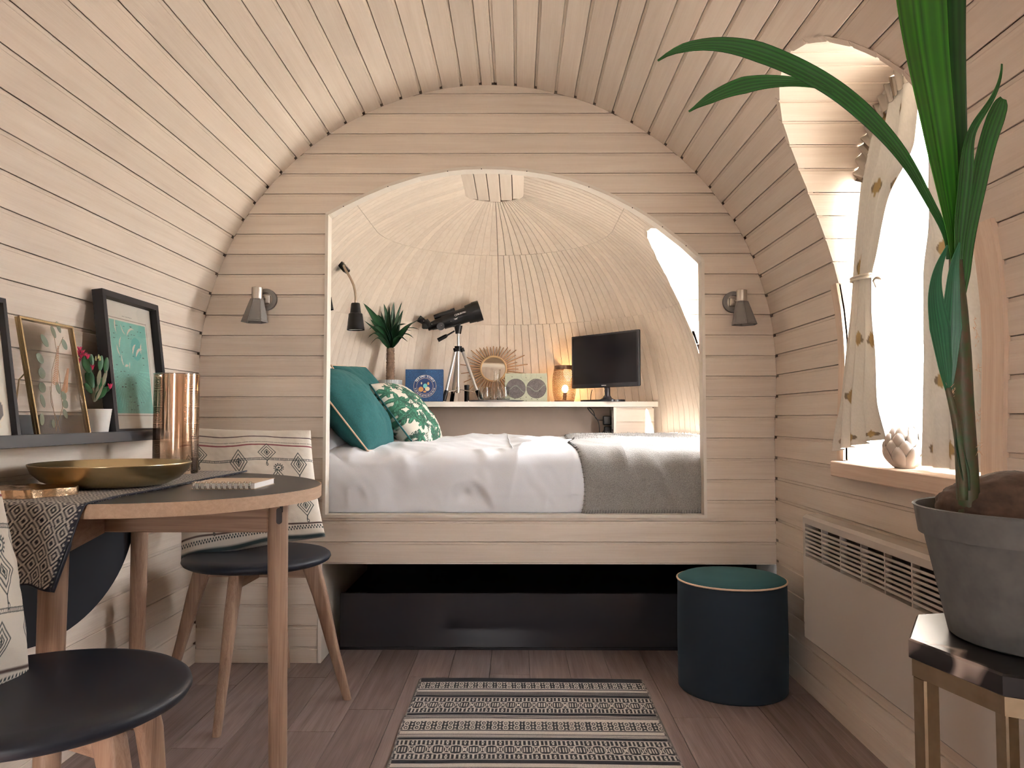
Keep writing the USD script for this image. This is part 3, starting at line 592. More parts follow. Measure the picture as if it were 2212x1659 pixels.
col = np.array([0.025, 0.028, 0.04]) + tw[..., None] * np.array([0.56, 0.52, 0.46])
edge_m = ((U[:, None] > 0.965) & (np.sin(S[None, :] * 700) < 0.55)) | (S[None, :] < 0.004) | (S[None, :] > S[-1] - 0.006); col[edge_m] = (0.022, 0.026, 0.045)
v, f = sheet(G, 0.003); rn = Thing('table_runner', (-1.08, 2.1, ZT), 'black and white diamond-weave runner hanging over the front of the table', 'table runner')
rn.part('cloth', (v, f), 'woven', True, tint=np.vstack([col.reshape(-1, 3)] * 2))
rp = [G[-1, k] + np.array([0.0015, -0.001, 0.001]) for k in range(0, ny_, 3)]
rn.part('rolled_hem', tube(rp, np.r_[np.full(12, 0.0048), np.full(len(rp) - 12, 0.0022)], 8), 'black_leather', True, label='dark stitched edge')
# brass bowl
bx, by = -1.078, 2.045; zb = ZT + 0.0045
bw = Thing('bowl', (bx, by, zb), 'wide shallow brass bowl on the table runner', 'bowl')
pr = [(0, zb), (0.105, zb), (0.135, zb + 0.004), (0.165, zb + 0.018), (0.186, zb + 0.038), (0.195, zb + 0.058), (0.1955, zb + 0.061), (0.193, zb + 0.0615), (0.183, zb + 0.040), (0.160, zb + 0.021), (0.13, zb + 0.009), (0.10, zb + 0.006), (0, zb + 0.006)]
bw.part('bowl_body', lathe(pr, 96, (bx, by, 0)), 'brass', True)
# gold leaf-shaped dish
a = np.linspace(0, 2 * np.pi, 120, endpoint=False); rr = np.linspace(0.0, 1, 14); gx, gy = -1.142, 1.80
V = []
for r in rr:
    ro = 0.098 * (1 + 0.09 * (meshkit.noise(np.stack([np.cos(a) * 2.4 + 5, np.sin(a) * 2.4, a * 0], -1)) - 0.5) * 2 + 0.03 * np.sin(a * 11))
    V.append(np.stack([gx + r * ro * np.cos(a), gy + r * ro * np.sin(a), zb + 0.010 + 0.006 * r ** 3 + 0.004 * meshkit.noise(np.stack([r * np.cos(a) * 7, r * np.sin(a) * 7, a * 0 + 3], -1))], -1))
V = np.array(V); V = np.concatenate([V, V[:, :1]], 1)
v, f = sheet(V, 0.0)
v2 = v.copy(); v2[:, 2] = zb
gd = Thing('dish', (gx, gy, zb), 'hammered gold leaf-edged dish at the front end of the runner', 'dish')
k = len(v); rimi = np.arange(121) + 13 * 121; side = np.vstack([np.stack([rimi[:-1], rimi[1:] + k, rimi[1:]], 1), np.stack([rimi[:-1], rimi[:-1] + k, rimi[1:] + k], 1)])
gd.part('dish_body', (np.vstack([v, v2]), np.vstack([f[:, ::-1], f + k, side[:, ::-1]])), 'gold_rough', 60)
# copper vase
vx, vy, zv = *at(381, 902, 2.50)[[0, 1]], zb
na, nz = 260, 240; A = np.linspace(0, 2 * np.pi, na); Z = np.linspace(0, 0.322, nz)
AA, ZZ = np.meshgrid(A, Z, indexing='ij'); rv = 0.0695
per = 2 * math.pi * rv / 9; su = ((AA * rv + (np.floor(ZZ / 0.054) % 2) * per / 2) / per) % 1 - 0.5; sv = (ZZ / 0.054) % 1 - 0.5
sq = np.maximum(abs(su), abs(sv)) * 2; lines = np.sign(np.sin(sq * math.pi * 9)) * 0.5 + 0.5
cover = 0.92 - 0.72 * (lines < 0.5) * (np.sin(AA * 2 + 1) > -0.6)
cover *= np.clip((ZZ - 0.012) / 0.16, 0.12, 1)
cv = cover.reshape(-1, 1).repeat(3, 1)
G2 = np.stack([vx + rv * np.cos(AA), vy + rv * np.sin(AA), zv + ZZ], -1)
vs = Thing('vase', (vx, vy, zv), 'tall copper glass cylinder vase with square line pattern at the back of the table', 'vase')
vs.part('glass_wall', sheet(G2, 0.0), 'copper_glass', True, tint=cv)
vs.part('glass_base', lathe([(0, zv), (rv - 0.002, zv), (rv - 0.001, zv + 0.009), (0, zv + 0.009)], 60, (vx, vy, 0)), 'glass', 40)
vs.part('rim', tube([(vx + rv * math.cos(t), vy + rv * math.sin(t), zv + 0.322) for t in np.linspace(0, 2 * np.pi, 60)], 0.0016, 6, False), 'chrome', True)
# spiral notebook
nb = Thing('notebook', (-0.757, 2.06, ZT), 'small spiral-bound notebook with kraft cover on the black table top', 'notebook')
nb.part('pages', box(-0.838, -0.678, 1.985, 2.142, ZT + 0.002, ZT + 0.0155), 'paper', False)
nb.part('cover', box(-0.840, -0.676, 1.981, 2.144, ZT + 0.0157, ZT + 0.0172, 0.0003), 'kraft', False, label='kraft card front cover')
nb.part('back_cover', box(-0.840, -0.676, 1.981, 2.144, ZT + 0.0002, ZT + 0.0018, 0.0003), 'kraft', False)
for i in range(11):
    x = -0.832 + i * 0.0142
    for o in (0, 0.0035):
        t = np.linspace(0, 2 * np.pi, 22); nb.part('ring', tube(np.stack([x + o + t * 0, 1.984 + 0.0095 * np.cos(t), ZT + 0.0105 + 0.0098 * np.sin(t)], 1), 0.0009, 6, False), 'chrome', True)

# ------------------------------------------------------------------ picture ledge on the left wall
SX = -1.195
z_s = 0.932
lg = Thing('picture_ledge', (-1.25, 2.0, z_s), 'long narrow black picture ledge on the left wall', 'shelf')
lg.part('shelf_board', box(XL + 0.012, SX - 0.001, 0.6, 2.74, z_s - 0.004, z_s + 0.010), 'shelf_paint', False)
lg.part('front_lip', box(SX - 0.014, SX, 0.6, 2.74, z_s - 0.005, z_s + 0.026, 0.0012), 'shelf_paint', False)
lg.part('back_board', box(XL + 0.002, XL + 0.0125, 0.6, 2.74, z_s - 0.004, z_s + 0.075), 'shelf_paint', False)
ZS = z_s + 0.010
def lean(y0, y1, h, foot, tilt, thick, back=0.0):
    """a leaning board's own axes: width along y, height tilted back to the wall; returns f(u across, v up, w out) -> world"""
    c, s = math.cos(math.radians(tilt)), math.sin(math.radians(tilt))
    def p(u, v, w=0.0): return np.array([foot - v * s + w * c, y0 + u, ZS + 0.0008 + v * c + w * s + back])
    M = np.array([[0, -s, c], [1, 0, 0], [0, c, s]])
    return p, M
def in_frame(m, p, M): return xf(m, M, p(0, 0, 0))
# big black frame with the sea map
p, M = lean(2.312, 0, 0, -1.240, 7.0, 0.03)
w, h, d = 0.365, 0.450, 0.032
fm = Thing('framed_picture', p(w / 2, 0), 'black framed teal sea map leaning on the ledge beside the cactus', 'picture')
o = cs([(0, 0), (w, 0), (w, h), (0, h)]); i_ = cs([(0.019, 0.019), (w - 0.019, 0.019), (w - 0.019, h - 0.019), (0.019, h - 0.019)])
fm.part('frame', in_frame(prism_z(o - i_, 0, d), p, M), 'black_paint', False)
fm.part('backing', in_frame(box(0.015, w - 0.015, 0.015, h - 0.015, 0.001, 0.006), p, M), 'black_paint', False)
nu, nv = 150, 200; U, V = np.meshgrid(np.linspace(0, 1, nu), np.linspace(0, 1, nv), indexing='ij')
mx, my = 0.02 + U * (w - 0.04), 0.02 + V * (h - 0.04); c = np.full((nu, nv, 3), (0.66, 0.61, 0.53))
m0, m1, n0, n1 = 0.066, w - 0.064, 0.070, h - 0.080
inside = (mx > m0) & (mx < m1) & (my > n0) & (my < n1)
teal = np.array([0.16, 0.41, 0.35]); nz = meshkit.fbm(np.stack([mx * 30, my * 30, mx * 0], -1), 4, 3)
c[inside] = (teal * (0.85 + 0.35 * nz[..., None]))[inside]
deep = inside & (np.hypot((mx - 0.225) / 1.0, (my - 0.285) / 1.1) < 0.035); c[deep] = teal * np.array([0.5, 0.85, 0.9])
for cx, cy, ang, L, ww in ((0.19, 0.345, 0.5, 0.03, 0.004), (0.205, 0.285, 1.0, 0.024, 0.005), (0.235, 0.28, 0.6, 0.03, 0.005), (0.255, 0.29, 1.4, 0.02, 0.004), (0.10, 0.355, 1.5, 0.03, 0.003), (0.12, 0.30, 1.2, 0.022, 0.003), (0.105, 0.27, 2.0, 0.02, 0.003), (0.125, 0.24, 1.8, 0.02, 0.003), (0.15, 0.225, 0.2, 0.014, 0.004), (0.17, 0.228, 1.3, 0.012, 0.003), (0.145, 0.34, 2.2, 0.02, 0.0025)):
    s_ = (mx - cx) * math.cos(ang) + (my - cy) * math.sin(ang); q_ = -(mx - cx) * math.sin(ang) + (my - cy) * math.cos(ang) + s_ * s_ * 12
    c[inside & (abs(s_) < L) & (abs(q_) < ww * (1 - (s_ / L) ** 2))] = (0.62, 0.50, 0.40)
fan = inside & (my < 0.21) & (abs(np.sin(np.arctan2(my - 0.21, mx - 0.16) * 26)) < 0.16) & (np.hypot(mx - 0.16, my - 0.21) < 0.14); c[fan] = teal * 1.45
for q in range(34):
    cx, cy = NR.uniform(m0 + 0.012, m1 - 0.03), NR.uniform(n0 + 0.01, n1 - 0.01); c[inside & (abs(my - cy) < 0.0011) & (mx > cx) & (mx < cx + NR.uniform(0.008, 0.03)) & (np.sin(mx * 2600) > -0.3)] = (0.03, 0.06, 0.06)
bd = lambda e: (abs(mx - (m0 - e)) < 0.0011) | (abs(mx - (m1 + e)) < 0.0011) | (abs(my - (n0 - e)) < 0.0011) | (abs(my - (n1 + e)) < 0.0011)
inb = (mx > m0 - 0.009) & (mx < m1 + 0.009) & (my > n0 - 0.009) & (my < n1 + 0.009); c[inb & bd(0.0065)] = (0.22, 0.15, 0.10)
c[(abs(my - (n1 + 0.017)) < 0.0016) & (abs(mx - w / 2) < 0.032) & (np.sin(mx * 1700) > -0.2)] = (0.10, 0.09, 0.09)
fm.part('print', in_frame(sheet(np.stack([mx, my, np.full_like(mx, 0.008)], -1)), p, M), 'print_paper', True, tint=c.reshape(-1, 3), label='teal sea chart print with cream margin')
fm.part('glazing', in_frame(box(0.019, w - 0.019, 0.019, h - 0.019, 0.0125, 0.0145), p, M), 'pane', False)
# frame cut by the left edge
p, M = lean(1.445, 0, 0, -1.225, 8.0, 0.03); w, h = 0.415, 0.348
fm2 = Thing('framed_picture', p(w / 2, 0), 'black framed cream print with grey round shapes, cut by the left edge', 'picture')
o = cs([(0, 0), (w, 0), (w, h), (0, h)]); i_ = cs([(0.012, 0.012), (w - 0.012, 0.012), (w - 0.012, h - 0.012), (0.012, h - 0.012)])
fm2.part('frame', in_frame(prism_z(o - i_, 0, 0.022), p, M), 'black_paint', False)
fm2.part('backing', in_frame(box(0.008, w - 0.008, 0.008, h - 0.008, 0.001, 0.005), p, M), 'black_paint', False)
nu, nv = 120, 110; U, V = np.meshgrid(np.linspace(0, 1, nu), np.linspace(0, 1, nv), indexing='ij'); mx, my = 0.012 + U * (w - 0.024), 0.012 + V * (h - 0.024)
c = np.full((nu, nv, 3), (0.70, 0.66, 0.57)); c[(mx > 0.06) & (mx < w - 0.045) & (my > 0.03) & (my < h - 0.04)] = (0.70, 0.60, 0.46)
for cx in (0.10, 0.19, 0.28, w - 0.06):
    for cy, r in ((0.075, 0.028), (0.135, 0.022), (0.19, 0.017)):
        e = np.hypot(mx - cx, my - cy); c[e < r + 0.005] = (0.74, 0.66, 0.54); c[e < r] = (0.16, 0.145, 0.14); c[np.hypot(mx - cx + 0.004, my - cy - 0.004) < r * 0.55] = (0.30, 0.28, 0.27)
fm2.part('print', in_frame(sheet(np.stack([mx, my, np.full_like(mx, 0.007)], -1)), p, M), 'print_paper', True, tint=c.reshape(-1, 3), label='cream print with grey round shapes')
# brass and glass frame with pressed leaves
p, M = lean(1.925, 0, 0, -1.212, 11.0, 0.01); w, h = 0.235, 0.318
gf = Thing('pressed_leaf_picture', p(w / 2, 0), 'brass-edged glass frame holding pressed eucalyptus, leaning on the ledge', 'picture')
for z0 in (0.0, 0.0075):
    gf.part('brass_edge', in_frame(prism_z(cs([(0, 0), (w, 0), (w, h), (0, h)]) - cs([(0.0055, 0.0055), (w - 0.0055, 0.0055), (w - 0.0055, h - 0.0055), (0.0055, h - 0.0055)]), z0, z0 + 0.006), p, M), 'brass', False)
    gf.part('pane', in_frame(box(0.004, w - 0.004, 0.004, h - 0.004, z0 + 0.002, z0 + 0.0035), p, M), 'pane', False)
gf.part('stand_arm', tube([p(0.012, 0.175, -0.002), p(0.012, 0.16, -0.022), p(0.012, 0.08, -0.046)], 0.002, 8), 'brass', True)
def leaf_flat(cx, cy, L, Wd, ang, z=0.0055):
    t = np.linspace(-1, 1, 15); e = (1 - t ** 2) ** 0.62 * Wd / 2; x_ = np.r_[t, t[::-1]] * L / 2; y_ = np.r_[e, -e[::-1]]
    P = np.column_stack([cx + x_ * math.cos(ang) - y_ * math.sin(ang), cy + x_ * math.sin(ang) + y_ * math.cos(ang)])
    return prism_z(cs(P), z, z + 0.0008)
def gpix(a, b):
    """pixel -> the frame's own plane"""
    dirn = ray(a, b); o_, n_ = p(0, 0, 0.0055), M[:, 2]; q = EYE + dirn * (((o_ - EYE) @ n_) / (dirn @ n_)); return (q - p(0, 0, 0)) @ M
for a, b, L, Wd, g in ((96, 736, 0.040, 0.022, -0.9), (115, 717, 0.036, 0.018, -1.25), (126, 707, 0.034, 0.016, -1.2), (139, 744, 0.033, 0.021, -1.1), (86, 774, 0.034, 0.025, -0.7), (90, 806, 0.030, 0.030, 0.0), (91, 837, 0.031, 0.028, 0.3), (92, 866, 0.036, 0.018, -1.4), (90, 906, 0.033, 0.020, -1.9), (115, 915, 0.024, 0.014, 1.4), (125, 838, 0.034, 0.018, -1.35), (137, 855, 0.026, 0.026, 0.2), (141, 873, 0.026, 0.024, 0.5), (141, 894, 0.028, 0.018, -1.2)):
    q = gpix(a, b); gf.part('pressed_leaf', in_frame(leaf_flat(q[0], q[1], L, Wd, g), p, M), 'sage', False)
for pts in (((121, 932), (118, 900), (110, 850), (112, 800), (122, 760), (136, 728)), ((130, 932), (122, 905), (110, 870), (108, 835)), ((122, 760), (118, 735), (115, 722)), ((120, 930), (135, 880), (130, 830), (126, 800))):
    gf.part('pressed_stem', tube([p(*(gpix(a, b)[:2]), 0.006) for a, b in pts], 0.0007, 6), 'stem_thin', True)
fr = []
for (a0, b0), (a1, b1) in (((120, 832), (126, 752)), ((140, 850), (147, 800))):
    q0, q1 = gpix(a0, b0), gpix(a1, b1)
    for t in np.linspace(0, 1, 22):
        q = q0 + (q1 - q0) * t; L = 0.017 * (1 - 0.75 * t); fr += [leaf_flat(q[0] + s * L * 0.42, q[1] + 0.004, L, 0.0028, 1.57 - s * 1.15) for s in (-1, 1)]
gf.part('pressed_fern', in_frame(m3.Manifold.batch_boolean(fr, m3.OpType.Add), p, M), 'dried', False, label='rust brown pressed fern')
# white pot with the flowering cactus
cy = 2.268; cx = -1.2435; zp = ZS + 0.0005
cp = Thing('plant_pot', (cx, cy, zp), 'white ceramic pot on the ledge holding the flowering cactus', 'plant pot')
cp.part('pot_body', lathe([(0, zp), (0.026, zp), (0.0285, zp + 0.003), (0.038, zp + 0.080), (0.0385, zp + 0.083), (0.036, zp + 0.083), (0.033, zp + 0.07), (0.0, zp + 0.068)], 48, (cx, cy, 0)), 'ceramic', 40)
cp.part('soil', lathe([(0, zp + 0.0685), (0.033, zp + 0.0685), (0.033, zp + 0.070), (0, zp + 0.072)], 24, (cx, cy, 0)), 'soil', 40)
ct = Thing('cactus', (cx, cy, zp + 0.07), 'green holiday cactus with magenta flowers in the white pot on the ledge', 'cactus')
Y0 = cy
def seg(p0, p1, wd):
    p0, p1 = np.array(p0), np.array(p1); d = p1 - p0; L = np.linalg.norm(d); d = d / L; s = np.cross(d, [0.8, -0.6, 0.1]); s /= np.linalg.norm(s); n = np.cross(d, s); t = np.linspace(0, 1, 9); pts = []
    for q in t:
        e = wd / 2 * math.sin(math.pi * min(0.97, 0.06 + 0.9 * q)) ** 0.55
        for a in np.arange(10) * np.pi / 5: pts.append(p0 + d * L * q + s * e * math.cos(a) + n * 0.16 * wd * math.sin(a))
    return m3.Manifold.hull_points(np.array(pts))
def cpt(a, b, dy=0.0): return at(a, b, Y0 + dy)
SEGS = [((203, 868), (200, 838), 0.016, 0), ((200, 838), (193, 800), 0.030, 0), ((193, 805), (182, 770), 0.034, -.01), ((193, 800), (196, 765), 0.030, .01), ((205, 868), (212, 832), 0.013, 0.01), ((212, 832), (216, 800), 0.016, 0.01), ((216, 800), (219, 768), 0.020, 0.01), ((207, 866), (222, 832), 0.012, -.01), ((222, 832), (230, 800), 0.014, -.01), ((228, 806), (231, 772), 0.020, -.01), ((209, 862), (228, 838), 0.03, 0), ((210, 845), (226, 815), 0.030, .02), ((200, 845), (186, 805), 0.026, .02), ((198, 850), (184, 828), 0.02, -.02), ((215, 850), (238, 836), 0.022, .01)]
for k, (a, b, wd, dy) in enumerate(SEGS): ct.part('stem_segment', seg(cpt(*a, dy), cpt(*b, dy), wd * 0.8), 'cactus_stem' if wd < 0.0165 else 'cactus', 50)
for a, b, dy in ((170, 765, 0), (175, 772, .01), (183, 771, 0), (189, 774, -.01), (170, 783, 0), (178, 765, 0), (193, 778, .01), (199, 797, 0), (238, 838, 0), (172, 758, .01)):
    c0 = cpt(a, b, dy); fp = []
    for k in range(7):
        g = k * 0.9; d = np.array([math.cos(g) * 0.45, math.sin(g) * 0.45, 0.85]); fp.append(m3.Manifold.batch_hull([m3.Manifold.sphere(0.0032, 8).translate(list(c0)), m3.Manifold.sphere(0.0022, 8).translate(list(c0 + d * 0.008)), m3.Manifold.sphere(0.0006, 6).translate(list(c0 + d * 0.015))]))
    ct.part('flower', m3.Manifold.batch_boolean(fp, m3.OpType.Add), 'magenta', 60)
for a, b in ((207, 778), (213, 774), (216, 778), (229, 784)): ct.part('bud', m3.Manifold.batch_hull([m3.Manifold.sphere(0.0032, 8).translate(list(cpt(a, b))), m3.Manifold.sphere(0.0015, 8).translate(list(cpt(a, b - 8)))]), 'bud', 60)
# ------------------------------------------------------------------ wall lamps on the end wall
def wall_lamp(px, py, s, label):
    """s: side on which the lamp hangs beside its round plate"""
    c = at(px, py, W); k = at(px + 1, py, W)[0] - c[0]
    t = Thing('wall_lamp', (c[0], W, c[2]), label, 'wall lamp', 'wall lamps on the end wall')
    Y = lambda m, cx, cz, y: xf(m, [[1, 0, 0], [0, 0, -1], [0, 1, 0]], (cx, y, cz))
    ringp = m3.CrossSection.circle(23 * k, 48) - m3.CrossSection.circle(14.5 * k, 48)
    t.part('back_plate', Y(ringp.extrude(0.016), c[0], c[2], W - 0.0005), 'grey_metal', 40)
    t.part('plate_centre', Y(m3.CrossSection.circle(14.4 * k, 40).extrude(0.004), c[0], c[2], W - 0.0005), 'steel', 40, label='brushed steel plate centre')
    cx, yb = c[0] + s * 9 * k, W - 0.07
    t.part('arm', tube([(c[0], W, c[2]), (c[0], W - 0.05, c[2]), (cx, yb, c[2] + 3 * k)], 0.0055, 12), 'chrome', True, label='chrome swivel arm')
    t.part('arm_block', box(c[0] - 9 * k, c[0] + 9 * k, W - 0.022, W - 0.004, c[2] - 9 * k, c[2] + 9 * k, 0.002), 'steel', False)
    top, bot = np.array([cx, yb, c[2] + 21 * k]), np.array([cx, yb, c[2] - 3 * k])
    t.part('lamp_holder', tube([bot, bot + (top - bot) * 0.97, top], [11 * k, 11 * k, 10.4 * k], 32), 'steel', 40, label='brushed steel cylinder')
    a = np.arange(6) * np.pi / 3 + (0.32 if s < 0 else 0.45); tl = s * (-3.0) * k
    z0, z1, r0, r1 = c[2] - 53 * k, c[2] - 3.5 * k, 27.5 * k, 13.5 * k
    P0 = np.stack([cx + s * 4 * k + r0 * np.cos(a), yb - 0.004 + r0 * np.sin(a), z0 + 0 * a], 1); P1 = np.stack([cx + r1 * np.cos(a), yb + r1 * np.sin(a), z1 + 0 * a], 1)
    def faces(sc): return [np.concatenate([[P1[i], P1[(i + 1) % 6]], [P0[(i + 1) % 6], P0[i]]]) for i in range(6)]
    holes = []
    for i in range(6):
        A, B, C, D = P1[i], P1[(i + 1) % 6], P0[(i + 1) % 6], P0[i]
        for u, v in [(q, 0.045) for q in np.linspace(0.2, 0.8, 4)] + [(q, 0.94) for q in np.linspace(0.14, 0.86, 8)] + [(e, q) for q in np.linspace(0.1, 0.88, 13) for e in (0.10, 0.90)]:
            ee = u
            p_ = (A * (1 - ee) + B * ee) * (1 - v) + (D * (1 - ee) + C * ee) * v; n_ = np.cross(B - A, D - A); n_ = n_ / np.linalg.norm(n_)
            holes.append(xf(m3.Manifold.cylinder(0.008, 0.00105, 0.00105, 6, True), frame(n_, (0.1, 0.2, 0.97)), p_))
    def solid(e):
        q = []
        for P, z in ((P0, -0.0005 if e > 0 else 0), (P1, 0)):
            ctr = P.mean(0); q.append(ctr + (P - ctr) * (1 - e / np.linalg.norm(P[0] - ctr)) + np.array([0, 0, z]))
        return m3.Manifold.hull_points(np.vstack(q))
    sh = solid(0) - solid(0.0011) - m3.Manifold.batch_boolean(holes, m3.OpType.Add)
    t.part('shade', sh, 'grey_metal', False, label='grey six-sided perforated shade')
    t.part('bulb', m3.Manifold.sphere(0.013, 24).scale([1, 1, 1.25]).translate([cx + s * 2 * k, yb, c[2] - 38 * k]), 'frosted', True)
wall_lamp(576.5, 648, -1, 'grey perforated wall lamp left of the bed opening')
wall_lamp(1583, 653.5, 1, 'grey perforated wall lamp right of the bed opening')

# ------------------------------------------------------------------ the bed in the alcove
BZ = 0.585; BY0, BY1 = W + 0.062, 4.40
half = lambda y, r=1.075: math.sqrt(max(0.01, r * r - max(0.0, y - YC) ** 2))
ys = np.r_[BY0, np.linspace(YC, BY1, 8)]
def bed_poly(r, y0, y1):
    yy = np.r_[y0, np.linspace(max(y0, YC), y1, 10)]; return [(XC + half(y, r), y) for y in yy] + [(XC - half(y, r), y) for y in yy[::-1]]
bd_ = Thing('bed', (XC, 3.8, 0.42), 'built-in bed across the alcove behind the arched opening', 'bed')
bd_.part('bed_board', prism_z(cs(bed_poly(1.085, BY0 - 0.001, BY1)), 0.44, 0.48), 'white_trim', False)
bd_.part('mattress', prism_z(cs(bed_poly(1.05, BY0 + 0.03, BY1 - 0.02)), 0.481, 0.76).refine_to_length(0.2), 'cotton', False)
n_u, n_v = 300, 150; UU = np.linspace(-1, 1, n_u)
def bed_surface(off, x0=None, seed=2, wr=1.0, bulge=0.0):
    """front hem -> front edge -> top -> back; points (u, v, 3)"""
    prof = np.array([(BY0 + 0.006, 0.598), (BY0 + 0.004, 0.66), (BY0 - 0.002, 0.74), (BY0 + 0.004, 0.80), (BY0 + 0.035, 0.838), (BY0 + 0.10, 0.858), (3.55, 0.872), (3.9, 0.882), (4.25, 0.885), (4.37, 0.872), (4.395, 0.82)])
    dd = np.r_[0, np.cumsum(np.linalg.norm(np.diff(prof, axis=0), axis=1))]; vv = np.linspace(0, dd[-1], n_v)
    y, z = PchipInterpolator(dd, prof[:, 0])(vv), PchipInterpolator(dd, prof[:, 1])(vv)
    ny, nz = -np.gradient(z), np.gradient(y); L = np.hypot(ny, nz); ny, nz = ny / L, nz / L
    P = np.zeros((n_u, n_v, 3))
    for j in range(n_v):
        h_ = half(y[j], 1.045); xx = XC + UU * h_ if x0 is None else np.linspace(x0(vv[j] / dd[-1]), XC + half(y[j], 1.058), n_u)
        t = vv[j]; q = np.stack([xx * 3.2 + t * 1.2, np.full(n_u, t * 1.6), np.full(n_u, seed)], -1)
        a = meshkit.fbm(q, 4, seed); b = meshkit.fbm(np.stack([xx * 1.1 - t * 0.6, np.full(n_u, t * 1.1 + 4), xx * 0], -1), 3, seed + 7); ridge = 1 - 2 * np.abs(meshkit.noise(np.stack([xx * 4.5 + 2.2 * b, t * 2.4 + 3 * a, xx * 0 + seed], -1)) - 0.5); rid2 = 1 - 2 * np.abs(meshkit.noise(np.stack([xx * 9 + 3 * b + t * 3, t * 5 - xx * 3, xx * 0 + seed + 3], -1)) - 0.5)
        dis = off + wr * (0.030 * (a - 0.5) + 0.045 * (b - 0.5) + 0.022 * (ridge - 0.6) + 0.008 * (rid2 - 0.6))
        if x0 is not None: dis = dis - 0.011 * np.exp(-np.arange(n_u) / 7.0)
        edge = np.minimum(1, 0.15 + vv[j] / 0.10) if off < 0.01 else 1.0
        dis = np.where(dis > 0, dis, dis) * edge
        yv = y[j] + ny[j] * -0 - nz[j] * 0
        P[:, j, 0] = xx; P[:, j, 1] = np.maximum(y[j] + ny[j] * dis, W + 0.036 - (0.003 if off > 0.01 else 0) + 0.0 * xx); P[:, j, 2] = z[j] + nz[j] * dis
    return P
DUV = bed_surface(0.0)
dv = Thing('duvet', (XC, 3.8, BZ), 'rumpled white duvet covering the bed', 'duvet')
dv.part('cover', sheet(DUV, 0.010), 'cotton', True)
i_s = int((at(1090, 1000, 3.3)[0] - (XC - 1.045)) / 2.09 * n_u)
dv.part('seam', tube([DUV[i_s, j] * (1 - (0.5 - j / 260)) + DUV[i_s + 14, j] * (0.5 - j / 260) + np.array([0, -0.001, 0.001]) for j in range(14, 118, 3)], 0.0017, 6), 'cotton', True)
xl = lambda q: 0.245 + 0.035 * math.sin(q * 13 + 0.6) * (1 - q) + 0.02 * q
THR = bed_surface(0.016, xl, 2, 0.9)
tw_ = Thing('throw_blanket', (0.6, 3.8, BZ), 'grey woollen throw over the foot end of the bed', 'throw')
tw_.part('blanket', sheet(THR, 0.011), 'wool', True)
st = []
for k in range(4, n_u - 4, 5): st.append(tube([THR[k, 0] + np.array([0, -0.002, 0.001]), THR[k, 2] + np.array([0, -0.002, 0.0])], 0.0010, 5))
for j in range(0, n_v - 12, 2): st.append(tube([THR[0, j] + np.array([-0.003, -0.002, 0.001]), THR[3, j] + np.array([0, -0.003, 0.002])], 0.0010, 5))
tw_.part('blanket_stitch', cat(*st), 'wool_dark', True, kind='stuff', label='dark blanket stitch along the hem')
tw_.part('fringe_fuzz', cat(*[tube([q, q + np.array([R.uniform(-.004, .004), R.uniform(-.006, .004), R.uniform(0.003, 0.010)])], [0.0006, 0.0002], 3, False) for q in (THR[R.randrange(n_u), R.randrange(70, n_v - 8)] for _ in range(2600))]), 'wool', True, kind='stuff')
